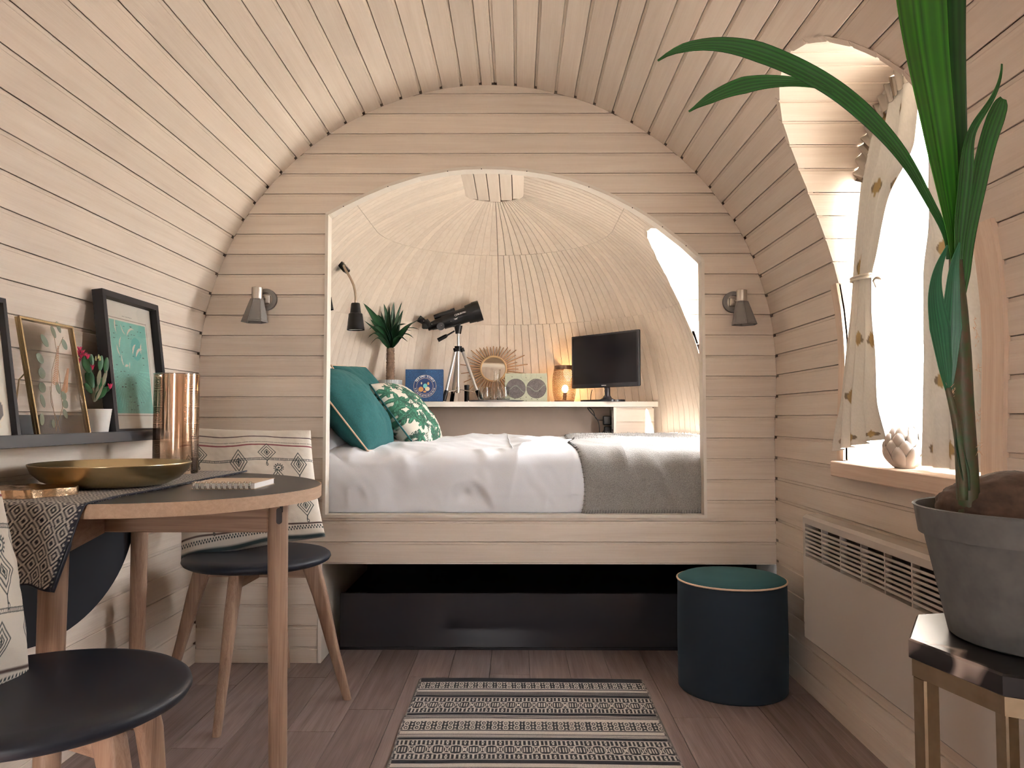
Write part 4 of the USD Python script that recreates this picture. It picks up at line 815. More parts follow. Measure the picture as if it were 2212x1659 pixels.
# pillows
cushion('pillow', 'white pillow at the head of the bed behind the teal cushion', (-0.905, 3.54, 0.935), (0.80, -0.06, 0.6), (0, 0, 1), (0.54, 0.46, 0.16), 'cotton', None, 8, res=70, k=0.05)
cushion('cushion', 'teal linen cushion with pale piping at the front of the bed', (-0.760, 3.545, 1.035), (0.775, -0.10, 0.62), (0, 0, 1), (0.43, 0.44, 0.23), 'teal_linen', None, 2, 'piping', res=80, k=-0.02, roll=2, group='teal cushions on the bed')
cushion('cushion', 'teal linen cushion half hidden behind the front one, only its upper corner showing', (-0.780, 4.03, 1.105), (0.80, -0.20, 0.55), (0, 0, 1), (0.42, 0.40, 0.11), 'teal_linen', None, 4, 'piping', res=60, k=0.02, roll=3, group='teal cushions on the bed')
def botanic(uv, w, h):
    x, y = uv[:, 0] * w / 2, uv[:, 1] * h / 2; c = np.repeat(np.array([[0.60, 0.545, 0.47]]), len(x), 0); rr = np.random.default_rng(11)
    dark, green, mid = np.array([0.018, 0.045, 0.035]), np.array([0.016, 0.088, 0.052]), np.array([0.032, 0.15, 0.09])
    nz = meshkit.fbm(np.stack([x * 60, y * 60, x * 0], -1), 3, 5)
    for k in range(10):   # stems
        cx, cy, a = rr.uniform(-w / 2, w / 2), rr.uniform(-h / 2, h / 2), rr.uniform(0, 6.3)
        s = (x - cx) * math.cos(a) + (y - cy) * math.sin(a); q = -(x - cx) * math.sin(a) + (y - cy) * math.cos(a) + 2.2 * s * s
        c = mixc(c, dark, ((abs(q) < 0.0020) & (abs(s) < 0.09)) * 1.0)
    for k in range(78):   # lobed leaves
        cx, cy, a, r0 = rr.uniform(-w / 2, w / 2), rr.uniform(-h / 2, h / 2), rr.uniform(0, 6.3), rr.uniform(0.022, 0.036)
        r = np.hypot(x - cx, y - cy); t = np.arctan2(y - cy, x - cx) - a; lob = r0 * (0.72 + 0.28 * np.cos(5 * t)) * (1.0 - 0.25 * np.cos(t))
        ins = r < lob; c = mixc(c, dark, ((r < lob + 0.0022)) * 1.0); c = mixc(c, green, ins * 1.0); c = mixc(c, mid, (ins & (nz > 0.52)) * 0.8)
        c = mixc(c, (0.10, 0.30, 0.20), (ins & (abs(np.sin(2.5 * t)) < 0.10) & (r > 0.004)) * 0.8)
    for k in range(46):   # ferns
        cx, cy, a = rr.uniform(-w / 2, w / 2), rr.uniform(-h / 2, h / 2), rr.uniform(0, 6.3)
        s = (x - cx) * math.cos(a) + (y - cy) * math.sin(a); q = -(x - cx) * math.sin(a) + (y - cy) * math.cos(a); L = 0.05
        wd = 0.017 * np.clip(1 - s / L, 0, 1); c = mixc(c, dark, ((s > 0) & (s < L) & (abs(q) < wd) & ((np.sin((s - abs(q) * 0.9) * 640) > 0.1) | (abs(q) < 0.0012))) * 1.0)
    return c
cushion('cushion', 'cream cushion with green leaf print behind the teal cushions on the bed', (-0.555, 3.90, 0.995), (0.78, -0.14, 0.62), (0, 0, 1), (0.40, 0.42, 0.22), 'print_cloth', botanic, 6, 'teal_linen', res=230, k=-0.02, roll=0)

# ------------------------------------------------------------------ ledge, recess and cabinet at the back of the alcove
YL = 4.43; ZL = at(1100, 867.5, YL)[2]
lf = Thing('alcove_shelf', (XC, 4.6, ZL - 0.03), 'long pale shelf along the back of the bed alcove', 'shelf')
yy = np.linspace(YL, YC + 1.075, 14); hp = [(XC + half(y, 1.082), y) for y in yy] + [(XC - half(y, 1.082), y) for y in yy[::-1]]
lf.part('shelf_board', prism_z(cs(hp), ZL - 0.030, ZL), 'white_trim', False)
for px_ in (1012, 1188, 1241, 1338, 1377, 1424, 1428): q = at(px_, 862, YL + 0.012); lf.part('pin', m3.Manifold.sphere(0.0035, 10).translate([q[0], q[1], ZL + 0.002]), 'letter_white', True)
xc0 = at(1327, 900, YL)[0]; yy = np.linspace(YL + 0.012, 4.80, 8)
cb = Thing('cabinet', (0.72, 4.5, 0.5), 'boarded cabinet box under the right end of the alcove shelf', 'cabinet')
XR_ = XC + half(YL + 0.02, 1.072)
zt_ = ZL - 0.031
for k in range(8):
    z1 = zt_ - 0.006 - 0.0800 * k; cb.part('board', prism_x(profile_board((YL + 0.004, z1 - 0.080), (YL + 0.004, z1), (-1, 0), lip=0.006, dep=0.003, t=0.012), xc0, XR_), 'pale_x', False)
cb.part('cabinet_body', prism_z(cs([(xc0, YL + 0.016)] + [(XC + half(y + 0.01, 1.068), y) for y in yy] + [(xc0, yy[-1])]), 0.40, zt_), 'white_trim', False)
cb.part('corner_strip', box(xc0 - 0.004, xc0 + 0.012, YL, YL + 0.016, 0.45, zt_, 0.001), 'white_trim', False)
rp_ = single('recess_panel', prism_z(cs([(XC - half(4.62, 1.08), 4.62), (xc0 - 0.001, 4.62), (xc0 - 0.001, 4.632), (XC - half(4.632, 1.08), 4.632)]), 0.45, zt_), 'recess_panel', 'plain beige back panel of the recess below the alcove shelf', 'panel', False, kind='structure')
so = at(1320, 910, 4.5)
sk = Thing('power_socket', (xc0 - 0.02, 4.52, 0.98), 'steel double socket on the cabinet side in the recess', 'socket')
sk.part('face_plate', box(xc0 - 0.010, xc0 - 0.0005, 4.475, 4.565, 0.93, 1.045, 0.002), 'steel', False)
pg = Thing('power_plug', (xc0 - 0.05, 4.52, 0.95), 'black plugs and cables in the recess under the shelf', 'plug')
pg.part('plug_body', rbox(xc0 - 0.055, xc0 - 0.0105, 4.49, 4.54, 0.955, 1.01, 0.008, 5), 'cord', True)
pg.part('plug_body', rbox(xc0 - 0.050, xc0 - 0.0105, 4.495, 4.535, 0.905, 0.950, 0.008, 5), 'cord', True)
pg.part('cable', tube(curve([(xc0 - 0.055, 4.515, 0.985), (xc0 - 0.10, 4.51, 1.0), (at(1285, 900, 4.5)[0], 4.5, 1.01), (at(1272, 885, 4.5)[0], 4.5, zt_ - 0.002)], 30), 0.0028, 8), 'cord', True)
pg.part('cable', tube(curve([(xc0 - 0.050, 4.515, 0.925), (at(1296, 930, 4.5)[0], 4.5, 0.90), (at(1294, 915, 4.5)[0], 4.5, 0.965), (at(1280, 895, 4.5)[0], 4.5, 1.02), (at(1269, 882, 4.5)[0], 4.5, zt_ - 0.002)], 36), 0.0028, 8), 'cord', True)

# ------------------------------------------------------------------ things on the alcove shelf
def mtext(t, h, org, n, up, depth=0.0006, bold=True, centre=True):
    m = meshkit.text_mesh(t, h, depth, bold); v = np.array(m.vertices)
    if centre: v[:, 0] -= np.ptp(v[:, 0]) / 2 + v[:, 0].min()
    return v @ frame(n, up).T + np.asarray(org), np.array(m.faces)
def mtext_xy(t, h):
    m = meshkit.text_mesh(t, h, 0.0012, True); v = np.array(m.vertices); v[:, 0] -= v[:, 0].mean(); return v + np.array([0, -0.316 / 2 + 0.009, 0.0025]), np.array(m.faces)
# blue boxed game with the round emblem
y_ = 4.53; q0, q1 = at(875, 862, y_), at(957, 793, y_); bw_, bh_ = q1[0] - q0[0], 0.190
bb = Thing('box', ((q0[0] + q1[0]) / 2, y_ + 0.02, ZL), 'blue square box with a round emblem standing on the alcove shelf', 'box')
tn = (0.03, -0.995, 0.10); Mb = frame(tn); ob = np.array([(q0[0] + q1[0]) / 2, y_, ZL + 0.0045])
loc = lambda m: xf(m, Mb, ob)
nu = nv = 170; U, V = np.meshgrid(np.linspace(-1, 1, nu), np.linspace(0, 1, nv), indexing='ij'); bx_, by_ = U * bw_ / 2, V * bh_
nz = meshkit.fbm(np.stack([bx_ * 45, by_ * 45, bx_ * 0], -1), 3, 21); c = np.full((nu, nv, 3), (0.008, 0.040, 0.125)); c[abs((nz * 11) % 1 - 0.5) < 0.09] = (0.02, 0.115, 0.26)
e = np.hypot(bx_ - 0.004, by_ - bh_ * 0.47); c[e < 0.067] = (0.010, 0.035, 0.13)
for r in (0.066, 0.0485): c[abs(e - r) < 0.0011] = (0.55, 0.40, 0.28)
c[(abs(e - 0.0575) < 0.0035) & (by_ < bh_ * 0.42) & (np.sin(np.arctan2(by_ - bh_ * .47, bx_) * 90) > -0.2) & (np.sin(np.arctan2(by_ - bh_ * .47, bx_) * 21) > -0.75)] = (0.62, 0.58, 0.50)
bb.part('box_body', loc(box(-bw_ / 2, bw_ / 2, 0, bh_, -0.048, -0.0004, 0.0008)), 'blue_card', False)
bb.part('cover_print', loc(sheet(np.stack([bx_, by_, bx_ * 0], -1))), 'print_paper', True, tint=c.reshape(-1, 3), label='dark blue cover with swirling lines and ring emblem')
for cx, cy, r, sx_, m_ in ((-0.019, 0.074, 0.015, 1.0, 'band_orange'), (0.019, 0.077, 0.013, 1.1, 'band_cream'), (0.006, 0.094, 0.014, 0.9, 'band_teal'), (-0.016, 0.110, 0.007, 0.6, 'band_cream'), (0.024, 0.108, 0.009, 0.7, 'band_orange'), (0.004, 0.060, 0.006, 1.6, 'band_orange')):
    bb.part('emblem_shape', loc(m3.CrossSection.circle(r, 20).scale([sx_, 1]).extrude(0.0006).translate([cx, cy - 0.003, 0.0003])), m_, False)
txt = 'SEEING STARS'
for i, ch in enumerate(txt):
    if ch == ' ': continue
    a = math.radians(90 + 58 - 116 * (i / (len(txt) - 1))); m = meshkit.text_mesh(ch, 0.0125, 0.0008, True); v = np.array(m.vertices); v[:, 0] -= v[:, 0].mean(); g = a - math.pi / 2
    vx_ = v[:, 0] * math.cos(g) - v[:, 1] * math.sin(g) + 0.004 + 0.0545 * math.cos(a); vy_ = v[:, 0] * math.sin(g) + v[:, 1] * math.cos(g) + bh_ * 0.47 + 0.0545 * math.sin(a)
    bb.part('letter', loc((np.stack([vx_, vy_, v[:, 2] + 0.0004], 1), np.array(m.faces))), 'letter_white', False)
# yucca
YY = 4.46; yp = at(843, 850, YY); yx, yy_ = yp[0], 4.515; yx = at(843, 850, yy_)[0]; k = YY / FPX
pt_ = Thing('plant_pot', (yx, yy_, ZL), 'ribbed translucent grey pot of the yucca on the alcove shelf', 'plant pot')
a = np.linspace(0, 2 * np.pi, 120, endpoint=False); zz_ = np.linspace(0, 0.128, 8)
ribs = np.array([[((0.068 + 0.0015 * math.cos(t * 30)) * math.cos(t) + yx, (0.068 + 0.0015 * math.cos(t * 30)) * math.sin(t) + yy_, ZL + z) for z in zz_] for t in np.r_[a, 0]])
pt_.part('pot_wall', sheet(ribs, 0.003), 'frosted', True); pt_.part('pot_base', lathe([(0, ZL), (0.066, ZL), (0.066, ZL + 0.004), (0, ZL + 0.004)], 40, (yx, yy_, 0)), 'frosted', 40)
pt_.part('soil', lathe([(0, ZL + 0.0045), (0.062, ZL + 0.0045), (0.062, ZL + 0.105), (0, ZL + 0.112)], 32, (yx, yy_, 0)), 'soil', 40)
yu = Thing('yucca', (yx, yy_, ZL + 0.1), 'small yucca with spiky green leaves on a brown trunk, on the alcove shelf', 'house plant')
zt0, zt1 = ZL + 0.10, at(843, 752, yy_)[2]; tk = []
for i, z in enumerate(np.linspace(zt0, zt1, 40)): tk.append((0.0245 + 0.0012 * (i % 3 == 0) - 0.003 * (i / 40) + 0.0022 * R.random(), z))
yu.part('trunk', lathe([(0, zt0)] + tk + [(0, zt1 + 0.005)], 26, (yx, yy_, 0)), 'bark', 50, label='brown scaly trunk')
def blade(c, wd, fold=0.25, n=26, across=7, side=(1, 0, 0.2), green=(0.012, 0.060, 0.022), light=(0.03, 0.13, 0.04), taper=(0.25, 0.9), ribs=7, th=0.0009, wfun=None):
    """a long leaf along the curve c with a V-fold and fine ribs"""
    C = curve(c, n); T_ = np.gradient(C, axis=0); T_ /= np.linalg.norm(T_, axis=1, keepdims=True); s = np.asarray(side, float); P = np.zeros((across, n, 3)); col_ = np.zeros((across, n, 3))
    q = np.linspace(0, 1, n); wid = wd * (np.clip(q / taper[0], 0, 1) ** 0.6 * 0.65 + 0.35) * np.clip((1 - q) / (1 - taper[1] + 0.25), 0, 1) ** 0.75 if wfun is None else wd * wfun(q)
    for j in range(n):
        sj = s - T_[j] * (s @ T_[j]); sj /= np.linalg.norm(sj); nj = np.cross(sj, T_[j])
        for i, u in enumerate(np.linspace(-1, 1, across)):
            P[i, j] = C[j] + sj * u * wid[j] / 2 * math.cos(fold) + nj * (abs(u) * wid[j] / 2 * math.sin(fold) + 0.0004 * math.cos(u * ribs * math.pi))
            m_ = 0.5 + 0.5 * math.cos(u * ribs * math.pi); col_[i, j] = np.array(green) * (1 - m_) + np.array(light) * m_
    return sheet(P, th), np.vstack([col_.reshape(-1, 3)] * 2)
YL_ = [((785, 655), 30, 0), ((800, 690), 22, 0), ((797, 712), 20, .03), ((787, 693), 14, -.02), ((795, 730), 18, 0), ((829, 656), 24, .02), ((841, 660), 22, -.02), ((851, 652), 24, 0), ((869, 651), 16, 0), ((871, 669), 26, .02), ((864, 690), 22, -.03), ((893, 730), 14, .03), ((889, 715), 14, .05), ((921, 684), 22, -.03), ((838, 680), 28, -.05), ((815, 680), 26, .05), ((858, 705), 24, .05), ((823, 672), 18, -.06), ((812, 705), 20, -.03), ((878, 700), 18, -.04), ((834, 668), 18, .06), ((905, 712), 14, .0), ((800, 745), 14, -.04), ((880, 738), 14, -.05)]
b0 = np.array([yx, yy_, zt1 - 0.005])
for (a_, b_), wpx, dy in YL_:
    tip = at(a_, b_, yy_ + dy - 0.30 * max(0, 843 - a_) / 58 - 0.05); mid = b0 + (tip - b0) * 0.5 + np.array([(tip[0] - b0[0]) * -0.06, dy * 0.5, 0.018 if b_ < 700 else 0.05]); lo = b0 + (tip - b0) * 0.12 + np.array([0, 0, 0.012])
    m_, c_ = blade([b0 + (lo - b0) * 0.2, lo, mid, tip], wpx * k * 0.85, 0.4, 18, 5, side=(0.75, 0.5 if dy >= 0 else -0.5, 0.35 if abs(tip[0] - b0[0]) > 0.05 else 0.0), taper=(0.35, 0.55), ribs=3, green=(0.006, 0.030, 0.014), light=(0.014, 0.068, 0.024))
    yu.part('leaf', m_, 'leaf', True, tint=c_)
# telescope on its tripod
ty = 4.62; k = ty / FPX; TP = lambda a, b, dy=0.0: at(a, b, ty + dy)
tl = Thing('telescope', (TP(990, 860)[0], ty, ZL), 'black travel telescope on a silver tripod on the alcove shelf', 'telescope')
ax = TP(1036, 671) - TP(940, 702); L = np.linalg.norm(ax); ax /= L; o0 = TP(940, 702)
def along(px0, px1, r0, r1, n=36): return tube([o0 + ax * (L * (q - 940) / 96) for q in (px0, px1)], [r0 * k, r1 * k], n)
tl.part('tube', along(957, 1012, 15.5, 16.5), 'black_plastic', 40); tl.part('dew_shield', cat(along(1009, 1024, 20, 21.5), along(1024, 1038, 22.5, 22.5), along(1037.8, 1038.4, 21, 20)), 'black_plastic', 40)
tl.part('focuser', cat(along(932, 958, 9, 13), along(924, 934, 8, 8)), 'black_plastic', 40)
e0 = TP(931, 706); tl.part('diagonal', cat(tube([TP(918, 694), TP(928, 706)], [8 * k, 8.5 * k], 24), tube([TP(905, 688), TP(920, 698)], [7.5 * k, 6 * k], 24), rbox(*sorted((TP(916, 0)[0], TP(930, 0)[0])), ty - 8 * k, ty + 8 * k, *sorted((TP(0, 711)[2], TP(0, 700)[2])), 0.004, 4)), 'black_plastic', 40)
tl.part('focus_knob', tube([TP(952, 705, -0.055), TP(952, 705, 0.055)], 8.5 * k, 24), 'black_plastic', 40); tl.part('knob_screw', m3.Manifold.sphere(0.0035, 12).translate(list(TP(953.5, 703, -0.0555))), 'chrome', True)
for a_, b_ in ((933, 700), (915, 693.5), (974, 694)): tl.part('screw', m3.Manifold.sphere(0.0028, 12).translate(list(TP(a_, b_, -0.035 if a_ < 970 else -0.043))), 'chrome', True)
up_ = np.cross([0, -1.0, 0], ax); up_ = up_ if up_[2] > 0 else -up_
f0, f1 = TP(938, 685.5), TP(983, 671.5); tl.part('finder_scope', cat(tube([f0, f0 + (f1 - f0) * 0.35, f1], [5 * k, 6 * k, 6 * k], 24), tube([TP(958, 690), TP(956, 680)], 3 * k, 12), tube([f1 - (f1 - f0) * 0.18, f1], 7 * k, 24)), 'black_plastic', 40)
tn_ = np.array([0, -1.0, 0.0]); org = o0 + ax * (L * (1000 - 940) / 96) - np.array([0, 16.3 * k, 0]) + up_ * 3.0 * k
tl.part('lettering', mtext('CELESTRON', 0.0085, org, (0, -1, 0), up_, 0.0008), 'letter_white', False)
mk = o0 + ax * (L * (985 - 940) / 96) - np.array([0, 16.3 * k, 0]); tl.part('white_mark', cat(*[tube([mk - up_ * q * k - ax * w_ * k, mk - up_ * q * k + ax * w_ * k], 0.0011, 6) for q, w_ in ((2.6, 4.5), (4.6, 3.0))]), 'letter_white', True)
cr_ = o0 + ax * (L * (986.5 - 940) / 96) - np.array([0, 16.4 * k, 0]) + up_ * 4.2 * k
tl.part('logo_ring', tube([cr_ + 2.0 * k * (ax * math.cos(t) + up_ * math.sin(t)) for t in np.linspace(0, 6.3, 16)], 0.0009, 5, False), 'letter_white', True)
tl.part('mount_head', cat(rbox(*sorted((TP(979, 0)[0], TP(997, 0)[0])), ty - 0.02, ty + 0.02, TP(0, 707)[2], TP(0, 697)[2], 0.004, 4), tube([TP(990, 704), TP(990, 721)], [9 * k, 6 * k], 20)), 'black_plastic', 40)
tl.part('pan_handle', cat(tube([TP(982, 715), TP(965, 725)], 1.8 * k, 10), tube([TP(966, 724), TP(963, 726), TP(946, 735)], [2.6 * k, 4 * k, 4.4 * k], 16)), 'black_plastic', True)
tl.part('centre_column', tube([TP(990, 720), TP(989.5, 848)], 3.0 * k, 16), 'silver_leg', True)
tl.part('leg_collar', cat(tube([TP(990, 748), TP(990, 759)], 8 * k, 24), tube([TP(983, 752, -.01), TP(985, 760, -.01)], 4.5 * k, 12), tube([TP(997, 752, -.01), TP(1000, 760, -.01)], 4.5 * k, 12)), 'black_plastic', 40)
FEET = [(TP(984, 757, -.008), np.array([TP(964.5, 0)[0], ty - 0.06, ZL])), (TP(999, 757, -.008), np.array([TP(1042, 0)[0], ty - 0.05, ZL])), (TP(990, 757, .01), np.array([TP(975, 0)[0], ty + 0.12, ZL]))]
for a_, b_ in FEET:
    m_ = a_ + (b_ - a_) * 0.80; lg_ = Sub(stage.GetPrimAtPath(tl.part('leg', tube([a_, m_], 3.4 * k, 16), 'silver_leg', True).path), tl.loc)
    lg_.part('foot_sleeve', tube([m_ - (b_ - a_) * 0.02, b_ + np.array([0, 0, 0.008])], 4.6 * k, 16), 'black_plastic', True)
    tl.part('spreader', tube([a_ + (b_ - a_) * 0.82, np.array([TP(989.5, 840)[0], ty, TP(0, 841)[2]])], 1.2 * k, 8), 'steel', True)
tl.part('column_clamp', tube([TP(989.5, 836), TP(989.5, 849)], 4.6 * k, 18), 'steel', True)
# small black canister
cn = at(1008.5, 858, 4.66); single('canister', lathe([(0, ZL), (0.015, ZL), (0.0152, ZL + 0.092), (0.0158, ZL + 0.093), (0.0158, ZL + 0.104), (0.013, ZL + 0.106), (0, ZL + 0.106)], 30, (cn[0], cn[1], 0)), 'black_plastic', 'small black cylinder between tripod and tray on the alcove shelf', 'canister', 40)
# sunburst mirror leaning on the wall
my_ = 4.835; mc = at(1066, 797, my_); k = my_ / FPX
sm = Thing('mirror', (mc[0], my_, ZL), 'round rattan sunburst mirror leaning on the alcove wall', 'mirror')
Mm = frame((0.03, -0.985, 0.17)); lm = lambda m: xf(m, Mm, mc)
sm.part('mirror_glass', lm(m3.Manifold.cylinder(0.003, 26.5 * k, 26.5 * k, 64)), 'mirror', 40)
sm.part('mirror_rim', lm(tube([(27.5 * k * math.cos(t), 27.5 * k * math.sin(t), 0.004) for t in np.linspace(0, 2 * np.pi, 64)], 0.0062, 8, False)), 'rattan_rim', True)
for i in range(44):
    t = 2 * math.pi * i / 44; r1 = (72 if i % 2 else 56) * k * R.uniform(0.95, 1.04); d = np.array([math.cos(t), math.sin(t), 0])
    if mc[2] + r1 * math.sin(t) * 0.98 < ZL + 0.003: r1 = (ZL + 0.003 - mc[2]) / math.sin(t) / 0.98
    sm.part('ray', lm(tube([d * 28 * k + np.array([0, 0, 0.001]), d * r1 + np.array([0, 0, -0.004])], [0.0042, 0.0028], 7)), 'rattan', True)
# tray, glasses and carafe
tc_ = at(1071, 860, 4.56); trx, try_ = tc_[0], 4.555
ty_ = Thing('tray', (trx, try_, ZL), 'round silver tray on the alcove shelf carrying glasses and carafe', 'tray')
ty_.part('tray_body', lathe([(0, ZL), (0.140, ZL), (0.166, ZL + 0.0075), (0.168, ZL + 0.0085), (0.165, ZL + 0.0095), (0.138, ZL + 0.0028), (0, ZL + 0.0026)], 80, (trx, try_, 0)), 'tray_silver', 40)
ZT_ = ZL + 0.0032
def tumbler(px_, y, label):
    c0 = at(px_, 858, y); t = Thing('glass', (c0[0], y, ZT_), label, 'drinking glass', 'tumblers on the tray')
    o = [(0, ZT_), (0.030, ZT_), (0.038, ZT_ + 0.012), (0.0405, ZT_ + 0.030), (0.038, ZT_ + 0.06), (0.0345, ZT_ + 0.083), (0.0333, ZT_ + 0.083), (0.0365, ZT_ + 0.06), (0.039, ZT_ + 0.03), (0.036, ZT_ + 0.014), (0.028, ZT_ + 0.006), (0, ZT_ + 0.006)]
    t.part('glass_body', lathe(o, 48, (c0[0], y, 0)), 'glass', 40)
tumbler(1047, 4.52, 'left clear tumbler on the silver tray, by the tripod leg'); tumbler(1087, 4.50, 'right clear tumbler on the silver tray, before the star chart')
cx_ = at(1073, 830, 4.585); o = [(0, 0), (0.034, 0), (0.040, 0.02), (0.036, 0.06), (0.022, 0.11), (0.017, 0.14), (0.020, 0.178), (0.0225, 0.192), (0.0212, 0.192), (0.0188, 0.178), (0.0158, 0.14), (0.0205, 0.11), (0.0345, 0.06), (0.038, 0.022), (0.032, 0.005), (0, 0.005)]
ca = Thing('carafe', (cx_[0], 4.585, ZT_), 'clear glass carafe standing behind the two tumblers on the tray', 'carafe'); ca.part('glass_body', lathe([(r, z + ZT_) for r, z in o], 48, (cx_[0], 4.585, 0)), 'glass', 40)
# star chart board
yb_ = 4.64; q0, q1 = at(1091, 862, yb_), at(1182, 797, yb_); bw_, bh_ = q1[0] - q0[0], 0.176
sc_ = Thing('star_chart', ((q0[0] + q1[0]) / 2, yb_, ZL), 'pale green board with two dark star hemispheres on the alcove shelf', 'picture')
Mb = frame((0.02, -0.99, 0.12)); ob = np.array([(q0[0] + q1[0]) / 2, yb_, ZL + 0.0015]); loc = lambda m: xf(m, Mb, ob)
nu, nv = 190, 140; U, V = np.meshgrid(np.linspace(-1, 1, nu), np.linspace(0, 1, nv), indexing='ij'); x_, z_ = U * bw_ / 2, V * bh_
c = np.full((nu, nv, 3), (0.44, 0.45, 0.33)); nz = meshkit.fbm(np.stack([x_ * 60, z_ * 60, x_ * 0], -1), 4, 9); c *= (0.9 + 0.2 * nz[..., None])
for cx, sgn in ((-bw_ * 0.245, 1), (bw_ * 0.245, -1)):
    e = np.hypot(x_ - cx, z_ - bh_ * 0.47); r0 = bw_ * 0.228
    c[e < r0 + 0.002] = (0.05, 0.045, 0.045); ins = e < r0; c[ins] = (np.array([0.085, 0.072, 0.072]) * (0.6 + 1.1 * nz[..., None]))[ins]
    c[ins & (abs((nz * 9) % 1 - 0.5) < 0.06)] = (0.22, 0.19, 0.18); mw = z_ - bh_ * 0.47 + sgn * 0.10 * (x_ - cx) - 0.017 * np.cos((x_ - cx) * 60) * sgn; c[ins & (abs(mw) < 0.0035)] = (0.20, 0.21, 0.18)
for cx, cz in ((0, 0.030), (-0.034, 0.020), (0.034, 0.020), (0, 0.008), (0.068, 0.016), (-0.068, 0.020), (0, 0.150), (-0.085, 0.155), (0.09, 0.150)): c[np.hypot(x_ - cx, z_ - cz) < 0.0032] = (0.16, 0.15, 0.12)
c[(abs(np.hypot(x_, z_ - 0.16) - 0.03) < 0.0007) | (abs(np.hypot(x_ - 0.03, z_ - 0.165) - 0.035) < 0.0006)] = (0.30, 0.29, 0.22)
sc_.part('board', loc(box(-bw_ / 2, bw_ / 2, 0, bh_, -0.016, -0.0005, 0.0006)), 'kraft', False); sc_.part('chart_print', loc(sheet(np.stack([x_, z_, x_ * 0], -1))), 'print_paper', True, tint=c.reshape(-1, 3))
# perforated lamp
ly = 4.765; lc = at(1219, 860, ly); k = ly / FPX; LX = lc[0]
la = Thing('table_lamp', (LX, ly, ZL), 'lit copper-coloured perforated lamp on the alcove shelf beside the screen', 'table lamp')
zz2 = np.array([0, 4, 12, 26, 42, 58, 72, 80]) * k; rr2 = np.array([20.5, 21.5, 23.2, 25.6, 26.2, 25.0, 22.2, 20.3]) * k; fr_ = PchipInterpolator(zz2, rr2)
nc, nrw = 44, 26; za, zb_ = 5 * k, 71.5 * k; hz = (zb_ - za) / nrw; v, f = [], []
def pl(u, z): r = float(fr_(z)); return (LX + r * math.cos(u), ly + r * math.sin(u), ZL + z)
for i in range(nc):
    for j in range(nrw):
        u0 = (i + 0.5 * (j % 2)) * 2 * math.pi / nc; u1 = u0 + 2 * math.pi / nc; z0 = za + j * hz; z1 = z0 + hz; um, zm = (u0 + u1) / 2, (z0 + z1) / 2; b = len(v); g = 0.90
        v += [pl(u0, z0), pl(u1, z0), pl(u1, z1), pl(u0, z1), pl(um, zm - hz / 2 * g), pl(um + (u1 - u0) / 2 * g, zm), pl(um, zm + hz / 2 * g), pl(um - (u1 - u0) / 2 * g, zm)]
        f += [[b, b + 1, b + 4], [b + 1, b + 5, b + 4], [b + 1, b + 2, b + 5], [b + 2, b + 6, b + 5], [b + 2, b + 3, b + 6], [b + 3, b + 7, b + 6], [b + 3, b, b + 7], [b, b + 4, b + 7]]
la.part('perforated_shade', (np.array(v), np.array(f)), 'lamp_metal', False)
la.part('top_rim', lathe([(fr_(q * k), ZL + q * k) for q in (71, 74, 78, 80)] + [(fr_(80 * k) - 0.002, ZL + 80 * k), (fr_(71 * k) - 0.002, ZL + 71 * k)], 48, (LX, ly, 0)), 'lamp_metal', 40)
la.part('base', lathe([(0, ZL)] + [(fr_(q * k), ZL + q * k) for q in (0, 2, 5)] + [(0, ZL + 4.5 * k)], 48, (LX, ly, 0)), 'lamp_metal', 40)
la.part('bulb', m3.Manifold.sphere(0.020, 24).scale([1, 1, 1.2]).translate([LX + 0.004, ly - 0.01, ZL + 30 * k]), 'bulb_glow', True); la.part('bulb_holder', tube([(LX, ly, ZL + 0.003), (LX + 0.004, ly - 0.01, ZL + 22 * k)], 0.012, 16), 'black_plastic', 40)
# television
tv = Thing('television', (0.50, 4.46, ZL), 'black flat television on a glossy stand on the alcove shelf', 'television')
pr_, pl_ = at(1380.5, 774, 4.25), at(1235.5, 782, 4.66); xa = pr_ - pl_; xa[2] = 0; wtv = np.linalg.norm(xa); xa /= wtv
pm = (pr_ + pl_) / 2; nt = np.array([xa[1], -xa[0], 0.0]); Mt = np.column_stack([xa, [0, 0, 1.0], nt]); ht = 0.316; lt = lambda m: xf(m, Mt, pm)
tv.part('casing', lt(rbox(-wtv / 2, wtv / 2, -ht / 2, ht / 2, -0.016, 0.0, 0.006, 5)), 'black_plastic', 40)
tv.part('bezel', lt((prism_z(sbox_cs(-wtv / 2 + .002, wtv / 2 - .002, -ht / 2 + .002, ht / 2 - .002) - sbox_cs(-wtv / 2 + .014, wtv / 2 - .014, -ht / 2 + .024, ht / 2 - .012), -0.002, 0.003))), 'black_gloss', False)
tv.part('screen', lt(box(-wtv / 2 + .014, wtv / 2 - .014, -ht / 2 + .024, ht / 2 - .012, -0.001, 0.0012)), 'screen', False)
tv.part('lettering', lt(mtext_xy('SAMSUNG', 0.0055)), 'letter_white', False)
sb = pm + np.array([0, 0, 0]); zb0 = pm[2] - ht / 2
tv.part('stand_neck', lathe([(0, ZL + 0.012), (0.045, ZL + 0.012), (0.028, ZL + 0.022), (0.019, ZL + 0.036), (0.017, zb0 + 0.012), (0, zb0 + 0.012)], 32, (pm[0] + 0.02, pm[1] + 0.02, 0)), 'black_gloss', 40, label='glossy curved neck')
a = np.linspace(0, 2 * np.pi, 60, endpoint=False); bs = np.column_stack([pm[0] + 0.0 + xa[0] * 0.155 * np.sign(np.cos(a)) * abs(np.cos(a)) ** 0.7 + nt[0] * 0.085 * np.sin(a), pm[1] + 0.085 + xa[1] * 0.155 * np.sign(np.cos(a)) * abs(np.cos(a)) ** 0.7 + nt[1] * 0.085 * np.sin(a)])
